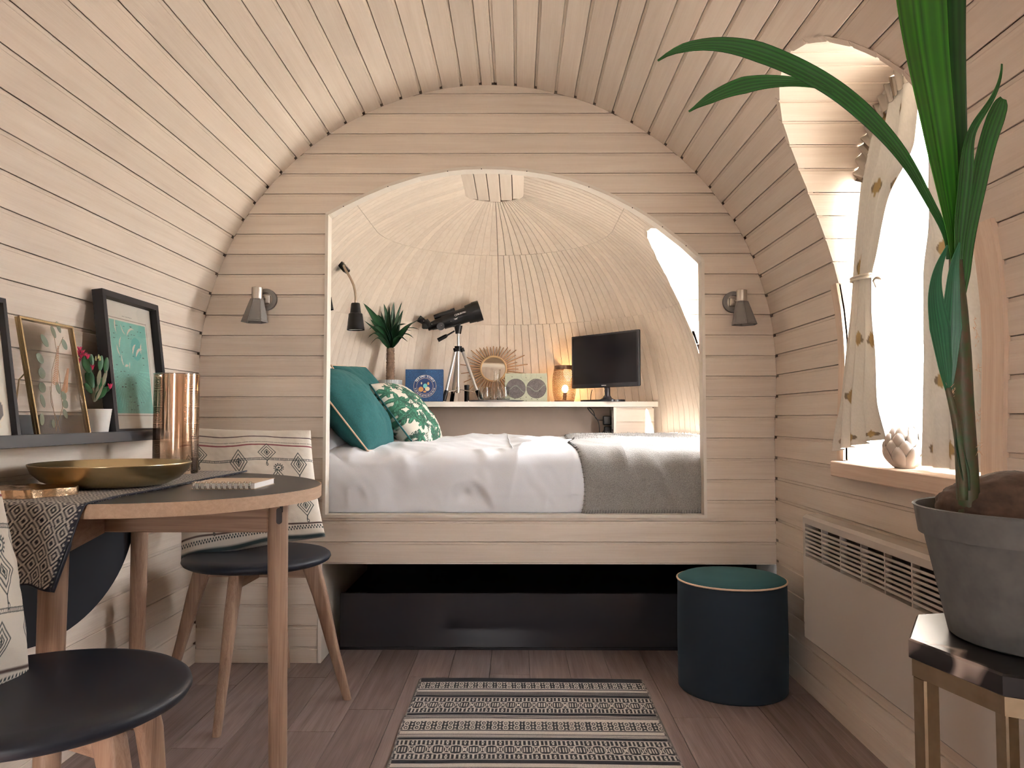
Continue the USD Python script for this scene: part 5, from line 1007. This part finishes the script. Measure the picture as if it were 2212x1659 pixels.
tv.part('stand_base', prism_z(cs(bs), ZL + 0.0005, ZL + 0.012), 'black_gloss', False)
tv.part('cable', tube(curve([at(1279, 842, 4.6), at(1277, 850, 4.62), at(1276, 858, 4.64), (at(1276, 858, 4.64)[0], 4.66, ZL + 0.002)], 14), 0.002, 6), 'cord', True)

# ------------------------------------------------------------------ reading lamps on the alcove's left wall
def reading_lamp(mount, pts, s0, s1, label, r=(0.022, 0.044)):
    t = Thing('reading_lamp', mount, label, 'reading lamp', 'reading lamps in the alcove'); m_ = np.array(mount)
    zz1 = m_[2]; inward = np.array([XC, min(m_[1], YC), zz1]) - m_; inward[2] = float(Rz(zz1, 1)) * -np.linalg.norm(inward[:2]); inward /= np.linalg.norm(inward)
    up2 = np.cross(np.cross(inward, [0, 0, 1.0]), inward)
    t.part('wall_mount', xf(rbox(-0.030, 0.030, -0.048, 0.048, 0.0, 0.030, 0.008, 5), frame(inward, up2), m_), 'black_plastic', True)
    t.part('mount_screw', m3.Manifold.sphere(0.005, 12).translate(list(m_ + inward * 0.03 - up2 / np.linalg.norm(up2) * 0.02)), 'chrome', True)
    t.part('gooseneck', tube(curve([m_ + inward * 0.028] + pts + [s0], 30), 0.0062, 12), 'neck_bronze', True, label='bronze flexible neck')
    d = np.array(s1) - np.array(s0); L = np.linalg.norm(d); d /= L
    prf = [(0.0, r[0] * 0.92), (0.03, r[0]), (0.36, r[0] * 1.25), (0.40, r[0] * 1.55), (1.0, r[1])]
    sh = tube([np.array(s0) + d * L * q for q, _ in prf], [w_ for _, w_ in prf], 36, False); inn = tube([np.array(s0) + d * L * q for q, _ in prf[1:]], [w_ - 0.003 for _, w_ in prf[1:]], 36, False)
    t.part('shade', cat(sh, (inn[0], inn[1][:, ::-1]), tube([np.array(s0), np.array(s0) + d * 0.003], r[0] * 0.92, 24)), 'black_plastic', 40, label='black cone shade')
    t.part('shade_lining', tube([np.array(s0) + d * L * 0.9, np.array(s0) + d * L * 0.985], [r[1] * 0.88, r[1] * 0.93], 36, False), 'letter_white', True)
def on_wall(px_, py_, lo, hi):
    for y in np.linspace(lo, hi, 400):
        q = at(px_, py_, y); r_ = math.hypot(q[0] - XC, max(0, q[1] - YC))
        if r_ > float(Rz(q[2])): return q
    return q
mq = on_wall(733, 576, 3.3, 4.3); yl = mq[1] - 0.06
reading_lamp(mq, [at(752, 592, yl), at(764, 617, yl - .01), at(768, 640, yl - .01)], at(768, 655, yl - .01), at(768.5, 713, yl - .01), 'black gooseneck reading lamp on the alcove wall above the yucca')
mq = at(640, 560, 3.42); mq[0] = XC - float(Rz(mq[2])) + 0.001
yl = 3.40
reading_lamp(mq, [at(675, 570, yl), at(696, 596, yl), at(700, 615, yl)], at(703, 624, yl), at(704, 669, yl), 'black reading lamp mostly hidden by the left side of the opening', (0.016, 0.034))

# ------------------------------------------------------------------ under the bed
dz = atz(1100, 1405, 0)[1]
ub = Thing('storage_drawer', (0.12, dz, 0), 'wide glossy black storage drawer under the bed', 'drawer')
ub.part('drawer_front', box(XP + 0.05, 0.975, dz, dz + 0.018, 0.012, 0.243, 0.002), 'black_gloss', False); ub.part('drawer_body', box(XP + 0.06, 0.97, dz + 0.019, dz + 0.75, 0.012, 0.235), 'black_paint', False)
ub.part('plinth', box(XP + 0.05, 0.97, dz + 0.004, dz + 0.7, 0.0002, 0.0115), 'black_paint', False)
single('recess_back', box(XP - 0.03, 1.08, 4.126, 4.145, 0.0, 0.4215), 'dark_void', 'dark board closing the recess under the bed', 'panel', False, kind='structure')
single('recess_top', prism_z(cs([(XC + 1.14, W + 0.032), (XC + 1.14, 5.0), (XC - 1.14, 5.0), (XC - 1.14, W + 0.032)]), 0.422, 0.438), 'dark_void', 'dark underside of the bed platform', 'panel', False, kind='structure')

# ------------------------------------------------------------------ pouf and rug
px0 = (0.798, 2.905); rp0 = 0.197
pf = Thing('pouf', (*px0, 0), 'round navy velvet pouf with teal top before the bed', 'pouf')
pf.part('body', lathe([(0, 0.0), (rp0 - 0.006, 0.0), (rp0, 0.006), (rp0 + 0.002, 0.20), (rp0, 0.396), (0, 0.396)], 72, (*px0, 0)), 'velvet_navy', 40)
pf.part('top_cushion', lathe([(0, 0.3965), (rp0 - 0.001, 0.3965), (rp0 - 0.002, 0.402), (rp0 - 0.02, 0.411), (rp0 * 0.6, 0.417), (0, 0.419)], 72, (*px0, 0)), 'velvet_teal', True, label='teal velvet top')
pf.part('piping', tube([(px0[0] + (rp0 + 0.001) * math.cos(t), px0[1] + (rp0 + 0.001) * math.sin(t), 0.3985) for t in np.linspace(0, 2 * np.pi, 90)], 0.0036, 8, False), 'piping', True, label='pale gold piping')
PYR = lambda v: 1460 + v / 3.456
yr = lambda v: atz(1130, PYR(v), 0)[1]
BND = [(38, 'k'), (68, 'a'), (118, 'k'), (125, 'w'), (140, 's'), (165, 'k'), (182, 'b'), (300, 'k'), (317, 's'), (345, 'w'), (361, 'a'), (431, 'k'), (437, 'w'), (458, 's'), (488, 'k'), (504, 'b'), (655, 'k'), (682, 'w')]
ry = np.array([yr(v) for v, _ in BND]); rx0, rx1 = at(903, 1475, ry[0])[0], at(1388, 1478, ry[0])[0]
rx0, rx1 = atz(905, 1475, 0)[0], atz(1388, 1478, 0)[0]
kinds = [b for _, b in BND]
for dy_, b in ((0.022, 's'), (0.05, 'w'), (0.066, 'a'), (0.098, 'k'), (0.105, 'w'), (0.122, 's'), (0.15, 'k'), (0.17, 'b'), (0.27, 'k'), (0.29, 's'), (0.32, 'w'), (0.34, 'a'), (0.37, 'k')): ry = np.r_[ry, yr(682) - dy_]; kinds.append(b)
yend = ry[-1] - 0.05; bounds = np.r_[ry, yend]
nx_, ny_ = 420, int((ry[0] - yend) / 0.0018); X_, Y_ = np.meshgrid(np.linspace(rx0, rx1, nx_), np.linspace(ry[0], yend, ny_), indexing='ij')
DK, LT_ = np.array([0.022, 0.024, 0.033]), np.array([0.56, 0.51, 0.475]); on = np.zeros_like(X_)
for i, kd in enumerate(kinds):
    m = (Y_ <= bounds[i]) & (Y_ > bounds[i + 1]); hgt = bounds[i] - bounds[i + 1]; v = (bounds[i] - Y_) / hgt; xr = X_ - rx0
    if kd == 'w': q = np.ones_like(X_)
    elif kd == 's': q = (np.sin((bounds[i] - Y_) * 2 * np.pi / 0.0075) > 0.05) * 0.85 + (np.sin(xr * 900 + Y_ * 900) > 0.7) * 0.15
    elif kd == 'a':
        u = (xr / 0.0355) % 1 - 0.5; d1_ = np.hypot(u * 1.5, (v - 0.27) * 1.5); d2_ = np.hypot(u * 1.5, (v - 0.73) * 1.5)
        q = ((abs(d1_ - 0.34) < 0.09) | (abs(d2_ - 0.34) < 0.09) | (d1_ < 0.13) | (d2_ < 0.13) | ((abs(u) > 0.42) & (np.sin(v * 22) > -0.1))) * 1.0; q[(v < 0.06) | (v > 0.94)] = 1
    elif kd == 'b':
        P_ = 0.0535; u = (xr / P_) % 1 - 0.5; u2 = ((xr / P_ + 0.5) % 1) - 0.5
        hexw = 0.36 - 0.5 * np.clip(abs(v - 0.5) - 0.10, 0, 1); inh = (abs(v - 0.5) < 0.20)
        q = (inh & (abs(abs(u) - np.clip(0.44 - 1.3 * np.clip(abs(v - 0.5) - 0.06, 0, 1), 0, 1)) < 0.045)) * 1.0
        q = np.maximum(q, (inh & (abs(u) < 0.33) & (abs(v - 0.5) < 0.12) & (np.cos(u * 2 * np.pi * 6) > 0.0)) * 1.0)
        q = np.maximum(q, ((abs(abs(v - 0.5) - 0.20 - 0.03 * np.cos(u * 2 * np.pi)) < 0.022)) * 1.0)
        top = abs(v - 0.5) > 0.235
        q = np.maximum(q, (top & (np.cos(u * 2 * np.pi * 4) > 0.25)) * 1.0)
        vv_ = np.abs(v - 0.5); q[top & (np.hypot(u2 * 1.2, (vv_ - 0.36) * 1.6) < 0.10)] = 1; q[top & (np.hypot(u2 * 1.2, (vv_ - 0.36) * 1.6) < 0.045)] = 0
        q[top & (np.hypot((abs(u2) - 0.17) * 1.1, (vv_ - 0.40) * 2) < 0.05)] = 0
        q[(v < 0.03) | (v > 0.97)] = 1; q[((v > 0.03) & (v < 0.05)) | ((v < 0.97) & (v > 0.95))] = 0
    else: q = np.zeros_like(X_)
    on[m] = q[m]
edge_ = (X_ < rx0 + 0.006) | (X_ > rx1 - 0.006); on[edge_] = (np.sin(Y_[edge_] * 700) > 0.2)
col = DK + on[..., None] * (LT_ - DK); col *= (0.88 + 0.24 * NR.random(X_.shape))[..., None]
sway = 0.004 * np.sin(Y_ * 9 + 1) + 0.003 * (meshkit.noise(np.stack([X_ * 3, Y_ * 5, X_ * 0], -1)) - 0.5)
G = np.stack([X_ + sway, Y_ + 0.006 * np.sin((X_ - rx0) * 3.7 + 0.6), 0.0075 + 0.0012 * np.sin((Y_ - ry[0]) * 2 * np.pi / 0.0075) * 0.4 + 0.002 * meshkit.noise(np.stack([X_ * 8, Y_ * 8, X_ * 0], -1))], -1)
rg = Thing('rug', ((rx0 + rx1) / 2, ry[0] - 0.5, 0), 'black and cream patterned woven rug on the floor before the bed', 'rug')
rg.part('weave', sheet(G[:, ::-1], 0.0), 'woven', True, tint=col[:, ::-1].reshape(-1, 3))
rg.part('backing', prism_z(cs([(rx0 - 0.002, yend), (rx1 + 0.003, yend), (rx1 + 0.003, ry[0] + 0.004), (rx0 - 0.002, ry[0] + 0.001)]), 0.0003, 0.0058), 'wool_dark', False)

# ------------------------------------------------------------------ heater on the right wall
HX = 0.985; hy0, hy1 = 1.48, 2.69; hz0, hz1 = atx(1727, 1372, HX)[2], atx(1727, 1108, HX)[2]
ht_ = Thing('heater', ((HX + 1.055) / 2, 2.1, hz0), 'cream wall-mounted panel heater under the window', 'heater')
gy1 = 2.660; gz1, gz0 = hz1 - 0.030, hz1 - 0.140; cols = 8; cw = 0.1425
gy0 = gy1 - cols * cw
shellh = box(HX, wall_x(0.4) - 0.001, hy0, hy1, hz0, hz1, 0.010) - box(HX - 0.01, HX + 0.05, gy0, gy1, gz0, gz1)
ht_.part('casing', shellh, 'heater_white', 30); ht_.part('grille_back', box(HX + 0.046, HX + 0.0505, gy0 - 0.002, gy1 + 0.002, gz0 - 0.002, gz1 + 0.002), 'heater_in', False)
for i in range(1, cols): ht_.part('grille_bar', box(HX + 0.0005, HX + 0.02, gy1 - i * cw - 0.0035, gy1 - i * cw + 0.0035, gz0, gz1), 'heater_white', False)
nrow = 8; rh = (gz1 - gz0) / nrow
for j in range(1, nrow):
    z = gz0 + j * rh; ht_.part('louvre', m3.Manifold.hull_points(np.array([(HX + x, y, zz0) for y in (gy0, gy1) for x, zz0 in ((0.0008, z - 0.0036), (0.0008, z + 0.0036), (0.045, z - 0.014), (0.045, z - 0.0105))])), 'heater_white', False)

# ------------------------------------------------------------------ side table, pot and palm
tc0 = np.array([0.822, 1.172]); cr0 = 0.222; ZM = 0.660; ph = math.atan2(1.206 - tc0[1], 0.598 - tc0[0])
octa = np.array([tc0 + cr0 * np.array([math.cos(ph - i * math.pi / 4), math.sin(ph - i * math.pi / 4)]) for i in range(8)][::-1])
stb = Thing('side_table', (*tc0, 0), 'brass side table with octagonal black marble top', 'side table')
oc = cs(octa)
stb.part('marble_top', m3.Manifold.batch_hull([prism_z(oc.offset(-0.003, m3.JoinType.Miter), ZM - 0.030, ZM), prism_z(oc, ZM - 0.028, ZM - 0.003)]), 'marble', False, label='black veined marble slab')
o1 = oc.offset(-0.004, m3.JoinType.Miter); stb.part('top_rail', prism_z(o1 - o1.offset(-0.020, m3.JoinType.Miter), ZM - 0.056, ZM - 0.0305), 'brass_dark', False)
for i in range(8):
    if i % 2 == 1:
        d = (octa[i] - tc0) / cr0; c0 = tc0 + d * (cr0 - 0.024); a_ = math.degrees(math.atan2(d[1], d[0]))
        stb.part('leg', xf(box(-0.0135, 0.0135, -0.0135, 0.0135, 0.0, ZM - 0.0565, 0.003), rot((0, 0, 1), a_ + 22.5), (*c0, 0)), 'brass_dark', False)
o2 = oc.offset(-0.010, m3.JoinType.Miter); stb.part('floor_rail', prism_z(o2 - o2.offset(-0.020, m3.JoinType.Miter), 0.03, 0.05), 'brass_dark', False)
pc = np.array([0.815, 1.195]); pz = ZM + 0.0005
pp_ = Thing('planter', (*pc, pz), 'large grey zinc pot on the marble side table', 'plant pot')
hp_ = 0.200
pp_.part('pot_wall', lathe([(0, pz), (0.134, pz), (0.138, pz + 0.003), (0.170, pz + hp_ - 0.044), (0.1775, pz + hp_ - 0.0435), (0.183, pz + hp_ - 0.004), (0.1855, pz + hp_), (0.183, pz + hp_ + 0.0015), (0.180, pz + hp_), (0.165, pz + hp_ - 0.06), (0.134, pz + 0.006), (0, pz + 0.006)], 96, (*pc, 0)), 'zinc', 40)
pp_.part('soil', lathe([(0, pz + 0.007), (0.132, pz + 0.007), (0.164, pz + hp_ - 0.045), (0, pz + hp_ - 0.038)], 48, (*pc, 0)), 'soil', 40)
PYD = 1.20; pl_pt = lambda a_, b_, dy=0.0: at(a_, b_, PYD + dy)
pm_ = Thing('coconut_palm', (*pl_pt(2090, 1115)[:2], pz + 0.16), 'young coconut palm sprouting from a brown coconut in the zinc pot', 'house plant')
nu = 60; co = trimesh.creation.icosphere(4, 1.0); v = np.array(co.vertices); cc = pl_pt(2160, 1098, 0.03)
nz = meshkit.fbm(np.stack([v[:, 0] * 1.5, v[:, 1] * 9, v[:, 2] * 9], -1), 3, 4); v = v * (1 + 0.10 * (nz[:, None] - 0.5)) * np.array([0.094, 0.075, 0.056]); v[:, 2] += 0.006 * np.sin(v[:, 0] * 40)
pm_.part('coconut', (v + cc, np.array(co.faces)), 'husk', True, label='fibrous brown coconut')
GD, GL = (0.012, 0.062, 0.022), (0.035, 0.165, 0.035); GT = (0.010, 0.085, 0.050)
def stalk(pts, r, m_='palm_stem', lab=None): pm_.part('stalk', tube(curve([pl_pt(*q) for q in pts], 30), np.interp(np.linspace(0, 1, 30), np.linspace(0, 1, len(r)), r) * PYD / FPX, 14), m_, True, label=lab)
stalk([(2091, 1116), (2088, 1000), (2081, 880), (2076, 760), (2070, 660), (2064, 560)], [23, 22, 21, 20, 18, 13])
stalk([(2099, 1112, .006), (2096, 1000, .004), (2090, 880, .004), (2086, 800, .004)], [15, 15, 12, 5], 'sheath_red', 'reddish brown leaf sheath')
stalk([(2082, 1080, -.022), (2076, 990, -.022), (2062, 900, -.022), (2047, 838, -.02)], [8, 10, 8, 6])
def palm_leaf(pts, wpx, wfun, side=(1, 0, 0), fold=0.3, g=GD, l=GL, ribs=9, n=44, across=15, name='leaf'):
    m_, c_ = blade([pl_pt(*q) for q in pts], wpx * PYD / FPX, fold, n, across, side, g, l, ribs=ribs, wfun=wfun, th=0.0011); pm_.part(name, m_, 'leaf', True, tint=c_)
sh1 = lambda q: np.interp(q, [0, .12, .45, .75, .93, 1], [.28, .45, .95, 1.0, .45, .04])
palm_leaf([(2050, 560), (2040, 500), (2010, 440, -.01), (1965, 360, -.03), (1890, 268, -.05), (1800, 192, -.06), (1690, 133, -.07), (1560, 97, -.08), (1480, 103, -.08), (1421, 131, -.08)], 44, sh1, side=(0.45, 0.0, 0.9), fold=0.15, ribs=5)
sh2 = lambda q: np.interp(q, [0, .2, .6, .85, 1], [.2, .5, 1.0, .6, .04])
palm_leaf([(1800, 196, -.062), (1740, 180, -.065), (1680, 176, -.07), (1610, 184, -.075), (1550, 205, -.08), (1488, 241, -.08)], 36, sh2, side=(0.3, 0.0, 0.95), fold=0.15, ribs=5)
big = lambda q: np.interp(q, [0, .10, .35, .7, 1], [.10, .20, .52, .82, 1.0])
palm_leaf([(2062, 600), (2058, 520), (2040, 400), (2015, 250), (1990, 100), (1972, -60), (1960, -180)], 158, big, side=(1, 0.25, 0), fold=0.25, g=(0.012, 0.075, 0.012), l=(0.05, 0.24, 0.02), ribs=8)
palm_leaf([(2068, 600, .012), (2068, 500, .014), (2060, 380, .018), (2050, 240, .02), (2040, 90, .02), (2034, -60, .02), (2030, -180, .02)], 150, lambda q: np.interp(q, [0, .1, .35, .7, 1], [.10, .20, .42, .60, .75]), side=(0.9, -0.5, 0), fold=0.3, g=(0.010, 0.045, 0.014), l=(0.02, 0.085, 0.02), ribs=7)
palm_leaf([(2072, 660), (2078, 600), (2090, 500), (2110, 400), (2130, 310), (2150, 250), (2166, 213)], 44, lambda q: np.interp(q, [0, .15, .5, .9, .97, 1], [.4, .75, .9, 1.0, .8, .4]), side=(1, 0.1, 0.3), fold=0.3, ribs=5)
palm_leaf([(2070, 560, -.01), (2072, 480, -.01), (2082, 380, -.015), (2100, 280, -.02), (2135, 225, -.02), (2155, 185, -.02), (2164, 138, -.02)], 38, lambda q: np.interp(q, [0, .2, .45, .62, .8, 1], [.5, .9, 1.0, .55, .3, .03]), side=(1, 0.2, 0.2), fold=0.35, ribs=4)
palm_leaf([(2048, 842, -.02), (2038, 780, -.022), (2026, 700, -.025), (2019, 640, -.026), (2024, 590, -.026), (2038, 550, -.025), (2047, 530, -.025)], 60, lambda q: np.interp(q, [0, .15, .42, .62, .75, .9, 1], [.25, .55, .85, .62, .42, .2, .03]), side=(1, 0.2, 0.1), fold=0.2, g=GT, l=(0.04, 0.20, 0.10), ribs=6)
palm_leaf([(2050, 842, -.016), (2051, 780, -.018), (2053, 700, -.018), (2057, 630, -.018), (2061, 580, -.018), (2067, 548, -.016), (2073, 524, -.015)], 46, lambda q: np.interp(q, [0, .15, .42, .62, .75, .9, 1], [.25, .55, .95, .66, .5, .25, .03]), side=(1, -0.2, 0.1), fold=0.2, g=GT, l=(0.04, 0.20, 0.10), ribs=6)
palm_leaf([(2090, 1060, -.024), (2078, 1000, -.026), (2070, 960, -.026), (2066, 920, -.026)], 22, lambda q: np.interp(q, [0, .3, .7, 1], [.5, 1, .8, .1]), fold=0.5, g=(0.006, 0.03, 0.012), l=(0.012, 0.06, 0.02), ribs=3)
fz = []
for a_, b_, w_ in [(2048, 838, 10), (2060, 850, 8), (2110, 730, 4), (2112, 800, 4), (2114, 900, 4), (2112, 970, 4), (2068, 940, 5), (2105, 700, 4)]:
    for q in range(9):
        p0_ = pl_pt(a_ + R.uniform(-w_, w_), b_ + R.uniform(-14, 14), -0.02); fz.append(tube([p0_, p0_ + np.array([R.uniform(-.004, .005), R.uniform(-.003, .001), R.uniform(-.008, .006)])], [0.0006, 0.0003], 4))
pm_.part('fibre', cat(*fz), 'piping', True, kind='stuff')

# ------------------------------------------------------------------ curtains, lotus on the sill
def medallion(y, z, cy, cz, s=1.0):
    u, v = (y - cy) / s, (z - cz) / s; jag = 0.004 * np.sign(np.sin(v * 900)); core = (abs(u) / 0.022 + abs(v) / 0.036 < 1) | ((abs(u) < 0.016) & (abs(v) < 0.02)); wing = (abs(v) < 0.016) & (abs(u) < 0.040 + jag - abs(v) * 0.7)
    return core, wing
def curtain(name, label, rows, nu, folds, amp, seed, tie=None):
    """rows: (t, y_far, y_near, z_far, z_near, x, gather) from top to bottom"""
    rows = np.array(rows, float); nv = 190; t = np.linspace(0, 1, nv); Rr = [PchipInterpolator(rows[:, 0], rows[:, i])(t) for i in range(1, 7)]
    U = np.linspace(0, 1, nu); P = np.zeros((nu, nv, 3)); wob = meshkit.noise(np.stack([np.linspace(0, 4, nv), np.full(nv, seed), np.zeros(nv)], -1)) - 0.5
    nzz = meshkit.fbm(np.stack([np.repeat(U[:, None], nv, 1) * 3, np.repeat(t[None], nu, 0) * 2.5, np.full((nu, nv), seed)], -1), 3, seed) - 0.5
    for i, u in enumerate(U):
        uu = u + 0.03 * np.sin(u * 9 + seed); P[i, :, 1] = Rr[0] * (1 - u) + Rr[1] * u; P[i, :, 2] = Rr[2] * (1 - u) + Rr[3] * u
        P[i, :, 0] = Rr[4] + amp * Rr[5] * np.sin(2 * math.pi * (folds * uu + 0.35 * wob)) + 0.012 * nzz[i] * Rr[5]; P[i, :, 1] += 0.35 * amp * Rr[5] * np.cos(2 * math.pi * (folds * uu + 0.35 * wob) + 0.6)
    yy2 = np.repeat(U[:, None], nv, 1) * 0.62; zz3 = np.repeat((1 - t)[None], nu, 0) * 1.18; c = np.full((nu, nv, 3), (0.60, 0.575, 0.53)); c *= (0.96 + 0.08 * NR.random((nu, nv)))[..., None]
    for j in range(6):
        for i in range(3):
            cy, cz = 0.07 + i * 0.235 + 0.117 * (j % 2), 0.055 + j * 0.205; core, wing = medallion(yy2, zz3, cy, cz, 0.85); c[wing] = (0.19, 0.155, 0.115); c[core] = (0.33, 0.245, 0.12)
    T_ = Thing(name, (1.08, float(P[..., 1].mean()), float(P[..., 2].min())), label, 'curtain'); T_.part('cloth', sheet(P, 0.0012), 'curtain_cloth', True, tint=np.vstack([c.reshape(-1, 3)] * 2)); return T_, P
CX = 1.098
def yz(px_, py_, x=CX): q = atx(px_, py_, x); return q[1], q[2]
rowsL = []
for t, (a_, b_), (c_, d_), x, g in ((0.0, (1895, 205), (1980, 135), 1.100, 0.45), (0.07, (1878, 262), (1985, 200), 1.098, 0.55), (0.16, (1862, 335), (1982, 300), 1.092, 0.8), (0.30, (1850, 450), (1925, 430), 1.085, 0.7), (0.40, (1845, 545), (1897, 545), 1.080, 0.5), (0.46, (1842, 606), (1884, 606), 1.078, 0.35), (0.52, (1838, 660), (1884, 662), 1.072, 0.45), (0.65, (1826, 760), (1894, 770), 1.05, 0.8), (0.82, (1812, 880), (1899, 880), 1.030, 1.0), (1.0, (1802, 975), (1905, 948), 1.02, 1.1)):
    ya, za_ = yz(a_, b_, x); yb2, zb2 = yz(c_, d_, x); rowsL.append((t, min(ya, 2.478) if b_ < 640 else ya, yb2, za_, zb2, x, g))
cl, PC = curtain('curtain', 'pale curtain with gold motifs tied back at the far side of the dormer window', rowsL, 120, 3.6, 0.013, 3)
tieP = [(1.078 + 0.019 * math.cos(t), (rowsL[5][1] + rowsL[5][2]) / 2 + 0.072 * math.sin(t) * 0.95, rowsL[5][3] + 0.003 * math.sin(t)) for t in np.linspace(0, 2 * np.pi, 40)]
cl.part('tie_band', cat(tube(tieP, 0.0042, 8, False), tube([(a_, b_, c_ - 0.008) for a_, b_, c_ in tieP], 0.0042, 8, False)), 'tie_cloth', True, label='cream cord tie-back')
kn = atx(1888, 607, 1.052); cl.part('tie_knot', cat(tube(curve([kn, kn + np.array([-.004, -.03, .004]), kn + np.array([-.004, -.055, -.004])], 10), [0.005] * 9 + [0.002], 8), tube(curve([kn, kn + np.array([-.002, -.012, -.012]), kn + np.array([-.002, -.02, -.022])], 10), 0.0035, 8)), 'tie_cloth', True)
s_a = np.array(DORM); arcl = s_a[(s_a[:, 1] > 1.72) & (s_a[:, 0] > 2.05)]; arcl = curve(np.column_stack([np.full(len(arcl), 1.105), arcl]), 220); ctr_ = np.array([1.105, 2.12, 1.62]); RF = np.zeros((7, 220, 3))
for i in range(7):
    for j in range(220):
        d = ctr_ - arcl[j]; d /= np.linalg.norm(d); RF[i, j] = arcl[j] + d * (0.004 + 0.065 * i / 6) + np.array([-0.014 + 0.0075 * math.sin(j * 0.36 + 0.9 * math.sin(j * 0.11)) * (0.35 + 0.65 * abs(i - 6) / 6), 0, 0]) + d * 0.0025 * math.sin(j * 0.36 + 0.9 * math.sin(j * 0.11) + 1.2)
c = np.full((7, 220, 3), (0.50, 0.46, 0.40)); c[:, (np.arange(220) % 55) < 9] = (0.20, 0.16, 0.12)
cl.part('gathered_heading', sheet(RF, 0.0012), 'curtain_cloth', True, tint=np.vstack([c.reshape(-1, 3)] * 2), label='ruffled heading along the arch')
rowsR = []
for t, a_, b_, x in ((0, 1992, 190, 1.10), (0.25, 1999, 420, 1.098), (0.5, 2000, 600, 1.095), (0.75, 1997, 800, 1.09), (1.0, 1994, 1006, 1.085)):
    ya, za_ = yz(a_, b_, x); yb2 = 1.765; rowsR.append((t, ya, yb2, za_, min(za_, 1.70) if t == 0 else za_, x, 0.9))
curtain('curtain', 'pale curtain with gold motifs hanging straight at the near side of the dormer window', rowsR, 90, 4, 0.011, 8)
# the alcove window's curtain
rowsA = [(0.0, 3.855, 3.66, 1.56, 1.72, 0.985, 0.3), (0.3, 3.857, 3.76, 1.50, 1.50, 0.975, 0.4), (0.5, 3.858, 3.80, 1.37, 1.37, 0.965, 0.3), (0.7, 3.856, 3.77, 1.20, 1.20, 0.958, 0.5), (1.0, 3.855, 3.73, 0.96, 0.98, 0.955, 0.6)]
ca_, _ = curtain('curtain', 'pale tied-back curtain at the small window inside the bed alcove', rowsA, 60, 2.5, 0.012, 5)
ca_.part('tie_band', tube([(0.965 + 0.020 * math.cos(t), 3.828 + 0.042 * math.sin(t), 1.37) for t in np.linspace(0, 2 * np.pi, 30)], 0.005, 8, False), 'tie_cloth', True)
# lotus candle holder
lx, lyy = 1.072, atx(1955, 960, 1.072)[1] + 0.004; lz = 0.8605
lo_ = Thing('lotus_ornament', (lx, lyy, lz), 'cream ceramic lotus flower candle holder on the window sill', 'candle holder')
lo_.part('core', lathe([(0, lz), (0.026, lz), (0.036, lz + 0.02), (0.038, lz + 0.05), (0.030, lz + 0.078), (0.027, lz + 0.078), (0.03, lz + 0.05), (0, lz + 0.04)], 30, (lx, lyy, 0)), 'stoneware', True)
for ring_, (n_, r_, z_, h_, w_, opn) in enumerate(((8, 0.030, 0.006, 0.052, 0.036, 0.42), (8, 0.036, 0.026, 0.050, 0.036, 0.22), (8, 0.038, 0.048, 0.048, 0.034, 0.02), (7, 0.033, 0.066, 0.048, 0.032, -0.18))):
    for i in range(n_):
        a0 = 2 * math.pi * (i + 0.5 * (ring_ % 2)) / n_; P = np.zeros((9, 11, 3)); d = np.array([math.cos(a0), math.sin(a0), 0]); s_ = np.array([-d[1], d[0], 0])
        for p_, u in enumerate(np.linspace(-1, 1, 9)):
            for q_, v in enumerate(np.linspace(0, 1, 11)):
                wv = w_ / 2 * (math.sin(math.pi * min(1, 0.22 + 0.78 * v)) ** 0.65 if v < 1 else 0); out = r_ + h_ * (opn * v + 0.25 * math.sin(v * math.pi * 0.8) - 0.12 * v * v) - 0.30 * w_ * u * u * (1 - v * 0.6)
                P[p_, q_] = np.array([lx, lyy, lz + z_]) + d * out + s_ * wv * u + np.array([0, 0, h_ * v])
        lo_.part('petal', sheet(P[:, ::-1], 0.003), 'stoneware', True)
